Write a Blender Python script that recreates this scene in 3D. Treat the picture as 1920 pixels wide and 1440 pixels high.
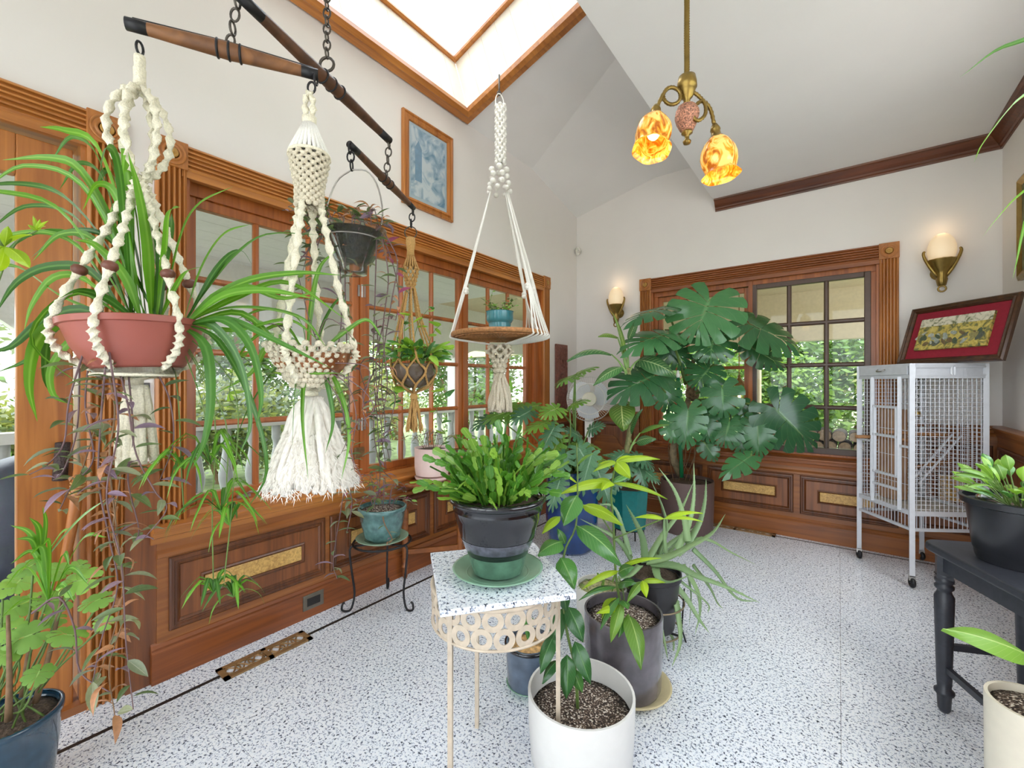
import bpy, bmesh, math, random
from mathutils import Vector, Matrix
from math import sin, cos, pi, sqrt, radians, atan2
random.seed(7)
R = random.Random(11)
for o in list(bpy.data.objects): bpy.data.objects.remove(o)
SC = bpy.context.scene
COL = SC.collection
# ---------------------------------------------------------------- camera
CAM = Vector((2.314, -4.254, 1.25)); FPX = 813.0
XR = Vector((0.7985, 0.602, 0)); FW = Vector((-0.602, 0.7985, 0)); UP = Vector((0, 0, 1))
cam = bpy.data.cameras.new('camera'); cam.sensor_width = 36; cam.lens = 36 * FPX / 1920; cam.clip_start = 0.03
camo = bpy.data.objects.new('camera', cam); COL.objects.link(camo)
camo.matrix_world = Matrix(((XR.x, 0, -FW.x, CAM.x), (XR.y, 0, -FW.y, CAM.y), (0, 1, 0, CAM.z), (0, 0, 0, 1)))
SC.camera = camo
# ---------------------------------------------------------------- sky and exposure
w = bpy.data.worlds.new('overcast_sky'); SC.world = w; w.use_nodes = True
bg = w.node_tree.nodes['Background']; bg.inputs[0].default_value = (0.86, 0.94, 1.0, 1); bg.inputs[1].default_value = 1.55
SC.view_settings.view_transform = 'Standard'; SC.view_settings.look = 'None'
SC.view_settings.gamma = 1.0; SC.view_settings.use_curve_mapping = False
SC.view_settings.exposure = 1.9
sun = bpy.data.lights.new('sun', 'SUN'); sun.energy = 0.4; sun.angle = radians(25); sun.color = (1, .96, .9)
suno = bpy.data.objects.new('sun', sun); COL.objects.link(suno); suno.rotation_euler = (radians(38), radians(12), radians(20)); suno.location = (0, -3, 8)

def P(px, py, d):
    """point seen at photo pixel (px, py), d metres in front of the viewer"""
    return CAM + XR * ((px - 960) / FPX * d) + FW * d + UP * ((720 - py) / FPX * d)
def F(px, py, z=0.0):
    d = FPX * (1.25 - z) / (py - 720); return P(px, py, d)
# ---------------------------------------------------------------- mesh helpers
class MB:
    def __init__(s): s.v = []; s.f = []; s.uv = []
    def add(s, vs, fs, uvs=None):
        b = len(s.v); s.v += [tuple(v) for v in vs]; s.f += [tuple(b + i for i in f) for f in fs]
        if uvs: s.uv += uvs
        return s
    def box(s, x0, x1, y0, y1, z0, z1, M=None):
        vs = [Vector((x, y, z)) for x in (x0, x1) for y in (y0, y1) for z in (z0, z1)]
        if M: vs = [M @ v for v in vs]
        return s.add(vs, [(0, 1, 3, 2), (4, 6, 7, 5), (0, 4, 5, 1), (2, 3, 7, 6), (0, 2, 6, 4), (1, 5, 7, 3)])
    def bar(s, a, b, w, h=None, up=UP):
        """square bar from a to b"""
        a = Vector(a); b = Vector(b); t = (b - a).normalized(); h = h or w
        if abs(t.dot(up)) > .98: up = Vector((1, 0, 0))
        x = t.cross(up).normalized(); y = x.cross(t)
        vs = [p + x * (w / 2 * i) + y * (h / 2 * j) for p in (a, b) for i, j in ((-1, -1), (1, -1), (1, 1), (-1, 1))]
        return s.add(vs, [(0, 1, 2, 3), (7, 6, 5, 4), (0, 4, 5, 1), (1, 5, 6, 2), (2, 6, 7, 3), (3, 7, 4, 0)])
    def tube(s, pts, r, n=8, closed=False, twist=0, flat=1.0, cap=True):
        pts = [Vector(p) for p in pts]; m = len(pts)
        rr = r if isinstance(r, (list, tuple)) else [r] * m
        t0 = (pts[1] - pts[0]).normalized()
        ref = UP if abs(t0.z) < .9 else Vector((1, 0, 0))
        x = t0.cross(ref).normalized(); vs = []; fs = []
        for i, p in enumerate(pts):
            if closed: t = (pts[(i + 1) % m] - pts[i - 1])
            else: t = pts[min(i + 1, m - 1)] - pts[max(i - 1, 0)]
            t = t.normalized() if t.length > 1e-9 else t0
            x = (x - t * x.dot(t)); x = x.normalized() if x.length > 1e-6 else t.orthogonal().normalized()
            y = t.cross(x); tw = twist * i
            for k in range(n):
                a = 2 * pi * k / n
                ca, sa = cos(a) * rr[i], sin(a) * rr[i] * flat
                vs.append(p + x * (ca * cos(tw) - sa * sin(tw)) + y * (ca * sin(tw) + sa * cos(tw)))
        L = m if closed else m - 1
        for i in range(L):
            for k in range(n):
                a = i * n + k; b = i * n + (k + 1) % n; c = ((i + 1) % m) * n
                fs.append((a, b, c + (k + 1) % n, c + k))
        if not closed and cap:
            fs.append(tuple(range(n - 1, -1, -1))); fs.append(tuple((m - 1) * n + k for k in range(n)))
        return s.add(vs, fs)
    def lathe(s, prof, c=(0, 0, 0), n=28, M=None, scal=None, cap=True):
        """prof: (radius, z) pairs; scal(angle)->radius factor"""
        vs = []; fs = []; c = Vector(c)
        for r, z in prof:
            for k in range(n):
                a = 2 * pi * k / n; q = r * (scal(a) if scal else 1)
                v = Vector((q * cos(a), q * sin(a), z)); vs.append((M @ v if M else v) + c)
        for i in range(len(prof) - 1):
            for k in range(n):
                fs.append((i * n + k, i * n + (k + 1) % n, (i + 1) * n + (k + 1) % n, (i + 1) * n + k))
        if cap:
            if prof[0][0] > 1e-5: fs.append(tuple(range(n - 1, -1, -1)))
            if prof[-1][0] > 1e-5: fs.append(tuple((len(prof) - 1) * n + k for k in range(n)))
        return s.add(vs, fs)
    def ball(s, c, r, n=8, m=6, sc=(1, 1, 1)):
        return s.lathe([(max(1e-6, r * sin(pi * i / m)) , -r * cos(pi * i / m)) for i in range(m + 1)], c, n, Matrix.Diagonal((sc[0], sc[1], sc[2])))
    def torus(s, c, Rr, r, axis=UP, n=20, k=8, sx=1, sy=1):
        axis = Vector(axis).normalized(); x = axis.orthogonal().normalized(); y = axis.cross(x); c = Vector(c)
        return s.tube([c + x * (Rr * sx * cos(2 * pi * i / n)) + y * (Rr * sy * sin(2 * pi * i / n)) for i in range(n)], r, k, closed=True)
    def poly(s, pts): return s.add(pts, [tuple(range(len(pts)))])
    def mesh(s, name, mat, smooth=False, recalc=True):
        me = bpy.data.meshes.new(name); me.from_pydata(s.v, [], s.f)
        if s.uv and len(s.uv) == len(s.v):
            ul = me.uv_layers.new(name='UVMap')
            for l in me.loops: ul.data[l.index].uv = s.uv[l.vertex_index]
        if recalc:
            bm = bmesh.new(); bm.from_mesh(me); bmesh.ops.recalc_face_normals(bm, faces=bm.faces); bm.to_mesh(me); bm.free()
        if smooth:
            me.polygons.foreach_set('use_smooth', [True] * len(me.polygons))
            if smooth == 'auto': 
                try: me.set_sharp_from_angle(angle=radians(38))
                except Exception: pass
        if mat: me.materials.append(mat)
        return me
    def build(s, name, mat, parent=None, smooth=False, recalc=True):
        return link(name, s.mesh(name, mat, smooth, recalc), parent)
def rootpos(o):
    while o.parent: o = o.parent
    return o
def link(name, me, parent=None, M=None):
    o = bpy.data.objects.new(name, me); COL.objects.link(o)
    if parent is not None:
        o.parent = parent
        if 'wm' in PM.get(parent.name, {}): o.matrix_parent_inverse = PM[parent.name]['wm']
    if M is not None:
        o.matrix_basis = M; PM[o.name] = {'wm': M.inverted()}
    return o
PM = {}
def thing(name, label, cat, loc=(0, 0, 0), group=None, kind=None):
    o = bpy.data.objects.new(name, None); COL.objects.link(o); o.empty_display_size = .05
    o.location = loc; PM[o.name] = {'wm': Matrix.Translation(-Vector(loc))}
    return tag(o, label, cat, group, kind)
def tag(o, label, cat, group=None, kind=None):
    o['label'] = label; o['category'] = cat
    if group: o['group'] = group
    if kind: o['kind'] = kind
    return o
def part(o, kind='stuff', label=None):
    if kind: o['kind'] = kind
    if label: o['label'] = label
    return o
def bev(o, wd=.004, seg=2):
    m = o.modifiers.new('bevel', 'BEVEL'); m.width = wd; m.segments = seg; m.limit_method = 'ANGLE'; m.angle_limit = radians(40); return o
def rot_to(t, up=UP):
    """matrix whose z looks along t"""
    z = Vector(t).normalized(); x = up.cross(z)
    x = x.normalized() if x.length > 1e-4 else Vector((1, 0, 0)); y = z.cross(x)
    return Matrix(((x.x, y.x, z.x), (x.y, y.y, z.y), (x.z, y.z, z.z)))
def spline(pts, n=12):
    pts = [Vector(p) for p in pts]
    if len(pts) == 2: return [pts[0].lerp(pts[1], i / n) for i in range(n + 1)]
    q = [pts[0] * 2 - pts[1]] + pts + [pts[-1] * 2 - pts[-2]]; m = len(pts) - 1; out = []
    for i in range(n + 1):
        s = min(i / n * m, m - 1e-6); k = int(s); t = s - k; a, b, c, d = q[k:k + 4]
        out.append(.5 * ((2 * b) + (c - a) * t + (2 * a - 5 * b + 4 * c - d) * t * t + (3 * b - a - 3 * c + d) * t ** 3))
    return out
# ---------------------------------------------------------------- materials
def srgb(r, g, b):
    f = lambda c: (c / 255 / 12.92) if c / 255 <= .04045 else ((c / 255 + .055) / 1.055) ** 2.4
    return (f(r), f(g), f(b), 1)
MATS = {}
def nmat(name):
    m = bpy.data.materials.new(name); m.use_nodes = True; MATS[name] = m
    nt = m.node_tree; b = nt.nodes['Principled BSDF']; return m, nt, b
def N(nt, typ, **k):
    n = nt.nodes.new(typ)
    for a, v in k.items(): setattr(n, a, v)
    return n
def ramp(nt, stops):
    r = N(nt, 'ShaderNodeValToRGB'); e = r.color_ramp.elements
    while len(e) < len(stops): e.new(.5)
    for i, (p, c) in enumerate(stops): e[i].position = p; e[i].color = c
    return r
def coords(nt, scale=(1, 1, 1), kind='Object'):
    tc = N(nt, 'ShaderNodeTexCoord'); mp = N(nt, 'ShaderNodeMapping'); mp.inputs['Scale'].default_value = scale
    nt.links.new(tc.outputs[kind], mp.inputs[0]); return mp.outputs[0]
def plain(name, col, rough=.5, metal=0, var=.12, nscale=30, bump=0, coat=0, spec=None, emit=None, estr=0, bscale=None):
    m, nt, b = nmat(name); col = col if len(col) == 4 else srgb(*col)
    if var or bump:
        co = coords(nt); nz = N(nt, 'ShaderNodeTexNoise'); nz.inputs['Scale'].default_value = nscale; nz.inputs['Detail'].default_value = 4
        nt.links.new(co, nz.inputs['Vector'])
        d = tuple(max(0, c * (1 - var)) for c in col[:3]) + (1,); l = tuple(min(1, c * (1 + var)) for c in col[:3]) + (1,)
        rp = ramp(nt, [(.3, d), (.7, l)]); nt.links.new(nz.outputs[0], rp.inputs[0]); nt.links.new(rp.outputs[0], b.inputs['Base Color'])
        if bump:
            n2 = nz
            if bscale:
                n2 = N(nt, 'ShaderNodeTexNoise'); n2.inputs['Scale'].default_value = bscale; nt.links.new(co, n2.inputs['Vector'])
            bp = N(nt, 'ShaderNodeBump'); bp.inputs['Strength'].default_value = bump; bp.inputs['Distance'].default_value = .01
            nt.links.new(n2.outputs[0], bp.inputs['Height']); nt.links.new(bp.outputs[0], b.inputs['Normal'])
    else: b.inputs['Base Color'].default_value = col
    b.inputs['Roughness'].default_value = rough; b.inputs['Metallic'].default_value = metal; b.inputs['Coat Weight'].default_value = coat
    if emit: b.inputs['Emission Color'].default_value = emit if len(emit) == 4 else srgb(*emit); b.inputs['Emission Strength'].default_value = estr
    return m
def wood(name, dark, light, grain='z', rough=.38, fine=26, coat=.15, burl=False):
    dark = (dark[0] * .88, dark[1] * .80, dark[2] * .60); light = (light[0] * .92, light[1] * .85, light[2] * .66)
    m, nt, b = nmat(name); s = {'x': (1.2, fine, fine), 'y': (fine, 1.2, fine), 'z': (fine, fine, 1.2)}[grain]
    co = coords(nt, (16, 16, 16) if burl else s)
    nz = N(nt, 'ShaderNodeTexNoise'); nz.inputs['Scale'].default_value = 4 if burl else 1; nz.inputs['Detail'].default_value = 6; nz.inputs['Distortion'].default_value = 1.2
    nt.links.new(co, nz.inputs['Vector'])
    n2 = N(nt, 'ShaderNodeTexNoise'); n2.inputs['Scale'].default_value = 2.2; n2.inputs['Detail'].default_value = 2; nt.links.new(coords(nt), n2.inputs['Vector'])
    ad = N(nt, 'ShaderNodeMath', operation='MULTIPLY_ADD'); ad.inputs[1].default_value = .65; nt.links.new(nz.outputs[0], ad.inputs[0])
    mu = N(nt, 'ShaderNodeMath', operation='MULTIPLY'); mu.inputs[1].default_value = .35; nt.links.new(n2.outputs[0], mu.inputs[0]); nt.links.new(mu.outputs[0], ad.inputs[2])
    rp = ramp(nt, [(.32, srgb(*dark)), (.66, srgb(*light))]); nt.links.new(ad.outputs[0], rp.inputs[0]); nt.links.new(rp.outputs[0], b.inputs['Base Color'])
    bp = N(nt, 'ShaderNodeBump'); bp.inputs['Strength'].default_value = .06; nt.links.new(nz.outputs[0], bp.inputs['Height']); nt.links.new(bp.outputs[0], b.inputs['Normal'])
    b.inputs['Roughness'].default_value = rough; b.inputs['Coat Weight'].default_value = coat; b.inputs['Coat Roughness'].default_value = .2
    return m
def granite(name, scale, dark=(52, 56, 68), mid=(190, 199, 220), light=(242, 247, 255), rough=.16):
    m, nt, b = nmat(name); co = coords(nt, (1, 1, 1))
    a = N(nt, 'ShaderNodeTexNoise'); a.inputs['Scale'].default_value = scale; a.inputs['Detail'].default_value = 5; a.inputs['Roughness'].default_value = .68; a.inputs['Distortion'].default_value = .5
    c = N(nt, 'ShaderNodeTexVoronoi'); c.inputs['Scale'].default_value = scale * 1.6
    nt.links.new(co, a.inputs['Vector']); nt.links.new(co, c.inputs['Vector'])
    mx = N(nt, 'ShaderNodeMath', operation='MULTIPLY_ADD'); mx.inputs[1].default_value = .16; nt.links.new(c.outputs['Distance'], mx.inputs[0]); nt.links.new(a.outputs[0], mx.inputs[2])
    rp = ramp(nt, [(.458, srgb(*dark)), (.52, srgb(*mid)), (.57, srgb(*light)), (.8, srgb(246, 247, 250))]); nt.links.new(mx.outputs[0], rp.inputs[0]); nt.links.new(rp.outputs[0], b.inputs['Base Color'])
    b.inputs['Roughness'].default_value = rough
    return m
def leafmat(name, col, vein=None, vstyle=None, trans=.28, rough=.38, var=.25, tip=None):
    m, nt, b = nmat(name); c = srgb(*col); oi = N(nt, 'ShaderNodeObjectInfo'); co = coords(nt)
    nz = N(nt, 'ShaderNodeTexNoise'); nz.inputs['Scale'].default_value = 9; nt.links.new(co, nz.inputs['Vector'])
    ad = N(nt, 'ShaderNodeMath', operation='ADD'); nt.links.new(oi.outputs['Random'], ad.inputs[0]); nt.links.new(nz.outputs[0], ad.inputs[1])
    rp = ramp(nt, [(.35, tuple(x * (1 - var) for x in c[:3]) + (1,)), (1.25, (min(1, c[0] * (1 + var * 1.5)), min(1, c[1] * (1 + var)), c[2] * (1 + var * .5), 1))])
    ml = N(nt, 'ShaderNodeMath', operation='MULTIPLY'); ml.inputs[1].default_value = .6; nt.links.new(ad.outputs[0], ml.inputs[0]); nt.links.new(ml.outputs[0], rp.inputs[0])
    out = rp.outputs[0]
    uv = N(nt, 'ShaderNodeTexCoord'); sp = N(nt, 'ShaderNodeSeparateXYZ'); nt.links.new(uv.outputs['UV'], sp.inputs[0])
    ab = N(nt, 'ShaderNodeMath', operation='SUBTRACT'); ab.inputs[1].default_value = .5; nt.links.new(sp.outputs[0], ab.inputs[0])
    a2 = N(nt, 'ShaderNodeMath', operation='ABSOLUTE'); nt.links.new(ab.outputs[0], a2.inputs[0])     # 0 at midrib .. .5 at edge
    def mix(fac, colr):
        nonlocal out
        mx = N(nt, 'ShaderNodeMix', data_type='RGBA'); nt.links.new(fac, mx.inputs[0]); nt.links.new(out, mx.inputs[6]); mx.inputs[7].default_value = colr if len(colr) == 4 else srgb(*colr); out = mx.outputs[2]
    if vein:
        r1 = ramp(nt, [(.012, (1, 1, 1, 1)), (.035, (0, 0, 0, 1))]); nt.links.new(a2.outputs[0], r1.inputs[0])
        if vstyle == 'stripe':
            r1.color_ramp.elements[0].position = .02; r1.color_ramp.elements[1].position = .16
        mix(r1.outputs[0], vein)
        if vstyle in ('ribs', 'dumb'):
            # side veins: v - k*|u| bands
            ms = N(nt, 'ShaderNodeMath', operation='MULTIPLY_ADD'); ms.inputs[1].default_value = -.55 if vstyle == 'ribs' else -.4
            nt.links.new(a2.outputs[0], ms.inputs[0]); nt.links.new(sp.outputs[1], ms.inputs[2])
            fr = N(nt, 'ShaderNodeMath', operation='MULTIPLY'); fr.inputs[1].default_value = 11; nt.links.new(ms.outputs[0], fr.inputs[0])
            f2 = N(nt, 'ShaderNodeMath', operation='FRACT'); nt.links.new(fr.outputs[0], f2.inputs[0])
            r2 = ramp(nt, [(0, (.55, .55, .55, 1)), (.09 if vstyle == 'ribs' else .22, (0, 0, 0, 1))] + ([(.9, (0, 0, 0, 1)), (1, (.55, .55, .55, 1))] if vstyle == 'dumb' else []))
            nt.links.new(f2.outputs[0], r2.inputs[0])
            if vstyle == 'dumb':
                r3 = ramp(nt, [(.3, (1, 1, 1, 1)), (.42, (0, 0, 0, 1))]); nt.links.new(a2.outputs[0], r3.inputs[0])
                mm = N(nt, 'ShaderNodeMath', operation='MULTIPLY'); nt.links.new(r2.outputs[0], mm.inputs[0]); nt.links.new(r3.outputs[0], mm.inputs[1]); mix(mm.outputs[0], vein)
            else: mix(r2.outputs[0], vein)
            bp = N(nt, 'ShaderNodeBump'); bp.inputs['Strength'].default_value = .35; bp.inputs['Distance'].default_value = .004
            nt.links.new(f2.outputs[0], bp.inputs['Height']); nt.links.new(bp.outputs[0], b.inputs['Normal'])
    if tip:
        r4 = ramp(nt, [(.86, (0, 0, 0, 1)), (.97, (1, 1, 1, 1))]); nt.links.new(sp.outputs[1], r4.inputs[0]); mix(r4.outputs[0], tip)
    nt.links.new(out, b.inputs['Base Color']); b.inputs['Roughness'].default_value = rough
    if trans:
        tr = N(nt, 'ShaderNodeBsdfTranslucent'); ms = N(nt, 'ShaderNodeMixShader'); ms.inputs[0].default_value = trans
        br = N(nt, 'ShaderNodeMix', data_type='RGBA', blend_type='MULTIPLY'); br.inputs[0].default_value = 1; br.inputs[7].default_value = (1.4, 1.4, .6, 1); nt.links.new(out, br.inputs[6])
        nt.links.new(br.outputs[2], tr.inputs[0]); nt.links.new(b.outputs[0], ms.inputs[1]); nt.links.new(tr.outputs[0], ms.inputs[2])
        nt.links.new(ms.outputs[0], nt.nodes['Material Output'].inputs[0])
    return m
def glass(name, tint=(1, 1, 1, 1), refl=1.0, rough=.0, ior=1.45, body=0, bodycol=(1, 1, 1, 1)):
    m, nt, b = nmat(name); nt.nodes.remove(b)
    t = N(nt, 'ShaderNodeBsdfTransparent'); t.inputs[0].default_value = tint; g = N(nt, 'ShaderNodeBsdfGlossy'); g.inputs['Roughness'].default_value = rough
    fr = N(nt, 'ShaderNodeFresnel'); fr.inputs[0].default_value = ior; mu = N(nt, 'ShaderNodeMath', operation='MULTIPLY'); mu.inputs[1].default_value = refl; nt.links.new(fr.outputs[0], mu.inputs[0])
    ms = N(nt, 'ShaderNodeMixShader'); nt.links.new(mu.outputs[0], ms.inputs[0]); nt.links.new(t.outputs[0], ms.inputs[1]); nt.links.new(g.outputs[0], ms.inputs[2])
    last = ms.outputs[0]
    if body:
        d = N(nt, 'ShaderNodeBsdfDiffuse'); d.inputs[0].default_value = bodycol; m2 = N(nt, 'ShaderNodeMixShader'); m2.inputs[0].default_value = body
        nt.links.new(last, m2.inputs[1]); nt.links.new(d.outputs[0], m2.inputs[2]); last = m2.outputs[0]
    nt.links.new(last, nt.nodes['Material Output'].inputs[0]); return m
WALL = plain('warm_white_plaster', (232, 226, 221), .75, var=.015, nscale=3)
CEIL = plain('white_ceiling_paint', (232, 229, 226), .8, var=.015, nscale=3)
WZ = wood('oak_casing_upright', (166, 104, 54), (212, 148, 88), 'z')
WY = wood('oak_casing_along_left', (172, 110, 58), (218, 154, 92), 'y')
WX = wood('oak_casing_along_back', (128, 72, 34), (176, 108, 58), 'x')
WBZ = wood('walnut_upright', (104, 60, 36), (166, 106, 68), 'z')
WBY = wood('walnut_along_left', (138, 84, 46), (190, 128, 80), 'y')
MLD = wood('dark_panel_moulding', (78, 44, 26), (128, 78, 46), 'z')
WBX = wood('walnut_along_back', (126, 76, 38), (178, 116, 64), 'x')
BASEY = wood('baseboard_left_wood', (132, 74, 36), (170, 100, 54), 'y')
BASEX = wood('baseboard_back_wood', (128, 76, 38), (176, 112, 62), 'x')
SASH = wood('cedar_sash', (152, 86, 42), (198, 122, 68), 'z')
DARKSASH = plain('bronze_storm_sash', (84, 62, 50), .4, var=.1)
BURL = wood('burl_inlay', (184, 146, 96), (252, 222, 168), 'z', burl=True)
CROWN = wood('dark_crown_wood', (84, 44, 26), (124, 70, 42), 'x')
GRAN = granite('granite_floor_tile', 105)
GRAN2 = granite('granite_slab', 100)
BLACK = plain('black_grout', (34, 30, 28), .5)
IRON = plain('black_wrought_iron', (34, 33, 36), .45, .3)
BRASS = plain('aged_brass', (150, 124, 66), .35, .8, var=.2)
BRONZE = plain('antique_bronze', (132, 100, 66), .4, .7, var=.25)
STEEL = plain('old_chain_steel', (92, 86, 80), .4, .8)
SILV = plain('hammertone_grey_paint', (206, 208, 214), .42, .1, var=.05)
BLK = plain('black_satin_paint', (48, 50, 58), .42, 0, var=.2, nscale=60)
ROPE = plain('cream_macrame_cord', (238, 230, 206), .85, var=.12, nscale=220, bump=.5)
ROPEW = plain('white_macrame_cord', (244, 241, 233), .85, var=.06, nscale=260, bump=.4)
ROPED = plain('dusty_cotton_cord', (214, 203, 180), .9, var=.2, nscale=200, bump=.5)
JUTE = plain('jute_cord', (196, 152, 92), .85, var=.22, nscale=240, bump=.5)
WOOL = plain('raw_cream_wool', (236, 230, 220), .95, var=.08, nscale=70, bump=.4)
SOIL = plain('potting_soil', (88, 72, 60), .95, var=.55, nscale=110, bump=1.0)
PERL, nt, b = nmat('perlite_soil')
nz = N(nt, 'ShaderNodeTexNoise'); nz.inputs['Scale'].default_value = 150; nz.inputs['Detail'].default_value = 3; nt.links.new(coords(nt), nz.inputs['Vector'])
rp = ramp(nt, [(.40, srgb(46, 36, 32)), (.52, srgb(98, 80, 68)), (.57, srgb(150, 128, 110)), (.64, srgb(238, 230, 220))]); nt.links.new(nz.outputs[0], rp.inputs[0]); nt.links.new(rp.outputs[0], b.inputs['Base Color']); b.inputs['Roughness'].default_value = .95
bp = N(nt, 'ShaderNodeBump'); bp.inputs['Strength'].default_value = 1; bp.inputs['Distance'].default_value = .01; nt.links.new(nz.outputs[0], bp.inputs['Height']); nt.links.new(bp.outputs[0], b.inputs['Normal'])
STEM = plain('green_stem', (98, 124, 60), .5, var=.2)
BSTEM = plain('brown_stem', (128, 100, 72), .7, var=.25, nscale=40)
PSTEM = plain('purple_stem', (112, 86, 88), .6, var=.2)
PANE = glass('window_glass', refl=.75)
CLEAR = glass('clear_bowl_glass', (.95, .97, .95, 1), .8, .02, 1.45, .02, (.8, .8, .75, 1))
# ================================================================ STRUCTURE
XE = 3.18; YR = -6.6
def struct(o, label, cat): return tag(o, label, cat, kind='structure')
LW = lambda a, z, n: Vector((n, a, z))          # left wall, a = y
BW = lambda a, z, n: Vector((a, -n, z))         # back wall, a = x
EW = lambda a, z, n: Vector((XE - n, a, z))     # right wall, a = y
def wbox(mb, W, a0, a1, z0, z1, n0, n1):
    vs = [W(a, z, n) for a in (a0, a1) for z in (z0, z1) for n in (n0, n1)]
    return mb.add(vs, [(0, 1, 3, 2), (4, 6, 7, 5), (0, 4, 5, 1), (2, 3, 7, 6), (0, 2, 6, 4), (1, 5, 7, 3)])
def wprism(mb, W, poly, n0, n1):
    k = len(poly); vs = [W(a, z, n0) for a, z in poly] + [W(a, z, n1) for a, z in poly]
    return mb.add(vs, [tuple(range(k)), tuple(range(2 * k - 1, k - 1, -1))] + [(i, (i + 1) % k, k + (i + 1) % k, k + i) for i in range(k)])
# floor tiles
fl = struct(MB().box(-.02, XE, YR, 0, -.06, -.008).build('floor', BLACK), 'polished grey speckled granite tile floor', 'floor')
xs = [-.02, .49, 1.10, 1.71, 2.32, 2.93, XE]; ys = [YR, -6.06, -5.45, -4.84, -4.23, -3.62, -3.01, -2.40, -1.79, -1.18, -.57, 0]
for i in range(len(xs) - 1):
    for j in range(len(ys) - 1):
        MB().box(xs[i] + .0006, xs[i + 1] - .0006, ys[j] + .0006, ys[j + 1] - .0006, -.012, 0).build('tile', GRAN, fl)
MB().box(.192, .21, YR, -.1, -.004, .0012).build('inlay_strip', BLACK, fl)
MB().box(.192, XE, -.112, -.098, -.004, .0012).build('inlay_strip', BLACK, fl)
# walls
m = MB(); T = -.16
for a0, a1, z0, z1 in ((YR, -4.85, 0, 2.6), (-4.85, -3.907, 2.19, 2.6), (-3.907, -3.59, 0, 2.6), (-3.59, -.69, 0, .655), (-3.59, -.69, 2.19, 2.6), (-.69, .0, 0, 2.6)): wbox(m, LW, a0, a1, z0, z1, T, 0)
wprism(m, LW, [(YR, 2.6), (0, 2.6), (0, 3.083), (-.87, 3.28), (YR, 3.28)], T, 0)
struct(m.build('wall_left', WALL), 'tall warm white plaster wall with the long window bank', 'wall')
m = MB()
for a0, a1, z0, z1 in ((-.16, .833, 0, 2.6), (.833, 2.555, 0, .655), (.833, 2.555, 2.19, 2.6), (2.555, XE + .16, 0, 2.6)): wbox(m, BW, a0, a1, z0, z1, T, 0)
wprism(m, BW, [(0, 2.6), (XE, 2.6), (XE, 2.92), (1.5, 2.92), (1.5, 3.28), (.87, 3.28), (0, 3.083)], T, 0)
struct(m.build('wall_back', WALL), 'warm white plaster wall behind the monstera and birdcage', 'wall')
m = MB()
for a0, a1, z0, z1 in ((YR, -3.9, 0, 2.95), (-3.9, -1.15, 0, 1.0), (-3.9, -1.15, 2.45, 2.95), (-1.15, 0.16, 0, 2.95)): wbox(m, EW, a0, a1, z0, z1, T, 0)  # hole in the unseen stretch is for the added window
struct(m.build('wall_right', WALL), 'narrow sliver of white wall at the right edge', 'wall')
# rear side of the room: unseen wall, its open bays added to let daylight in
m = MB(); m.box(-.16, XE + .16, YR - .16, YR, 0, .12).box(-.16, XE + .16, YR - .16, YR, 2.75, 3.9)
for x in (-.16, .95, 2.05, XE): m.box(x, x + .16, YR - .16, YR, .12, 2.75)
struct(m.build('wall_rear', WALL), 'unseen rear wall with wide openings added for daylight', 'wall')
# vaulted ceiling with corner facet, skylight well, flat ceiling
S = .32; zA = lambda x: 3.28 + S * x
c3 = 3.083; k = S * .70711
A = lambda x, y: Vector((x, y, zA(x)))
xl = 1.46; hx0, hx1, hy0, hy1 = .10, 1.25, -3.4, -1.873
m = MB()
m.poly([A(0, YR), A(xl, YR), A(xl, hy0), A(0, hy0)]); m.poly([A(0, hy0), A(hx0, hy0), A(hx0, hy1), A(0, hy1)])
m.poly([A(hx1, hy0), A(xl, hy0), A(xl, hy1), A(hx1, hy1)]); m.poly([A(0, hy1), A(xl, hy1), A(xl, -.87 - .4142 * xl), A(0, -.87)])
B3 = Vector((xl, -.87 - .4142 * xl, zA(xl))); yc = -(xl - .87) / .4142; zc_ = 3.28 + S * -yc
m.poly([Vector((0, 0, c3)), Vector((0, -.87, 3.28)), B3, Vector((xl, yc, zc_)), Vector((.87, 0, 3.28))])
m.poly([Vector((.87, 0, 3.28)), Vector((xl, yc, zc_)), Vector((xl, 0, 3.28))])
m.poly([Vector((1.41, YR, 2.905)), Vector((XE, YR, 2.905)), Vector((XE, 0, 2.905)), Vector((1.41, 0, 2.905))])
m.poly([Vector((1.41, YR, 2.905)), Vector((1.41, 0, 2.905)), Vector((1.41, 0, 4.1)), Vector((1.41, YR, 4.1))])
struct(m.build('ceiling', CEIL, recalc=False), 'white vaulted ceiling meeting a lower flat ceiling', 'ceiling')
struct(MB().box(-.6, XE + .5, YR - .3, .5, 4.3, 4.34).build('roof_slab', CEIL), 'roof deck above the vault', 'roof') if False else None
# skylight
nrm = Vector((-S, 0, 1)).normalized(); L = .42
sk = thing('window_1', 'skylight well lined with pale boards and oak trim', 'skylight', (0, 0, 0), kind='structure')
PALE = plain('pale_pine_boards', (246, 238, 222), .5, var=.06, nscale=5)
def strips(p, q, n):
    for i in range(n):
        a = p.lerp(q, i / n); b = p.lerp(q, (i + 1) / n); g = (b - a).normalized() * .0015
        m = MB(); off = (b - a).cross(nrm).normalized() * .015
        cs = [a + g, b - g, b - g + nrm * L, a + g + nrm * L]
        m.add(cs + [c + off for c in cs], [(0, 1, 2, 3), (7, 6, 5, 4), (0, 4, 5, 1), (1, 5, 6, 2), (2, 6, 7, 3), (3, 7, 4, 0)]); m.build('board', PALE, sk)
q00, q10, q11, q01 = A(hx0, hy0), A(hx1, hy0), A(hx1, hy1), A(hx0, hy1)
strips(q01, q00, 12); strips(q11, q01, 9); strips(q10, q11, 12); strips(q00, q10, 9)
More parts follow.
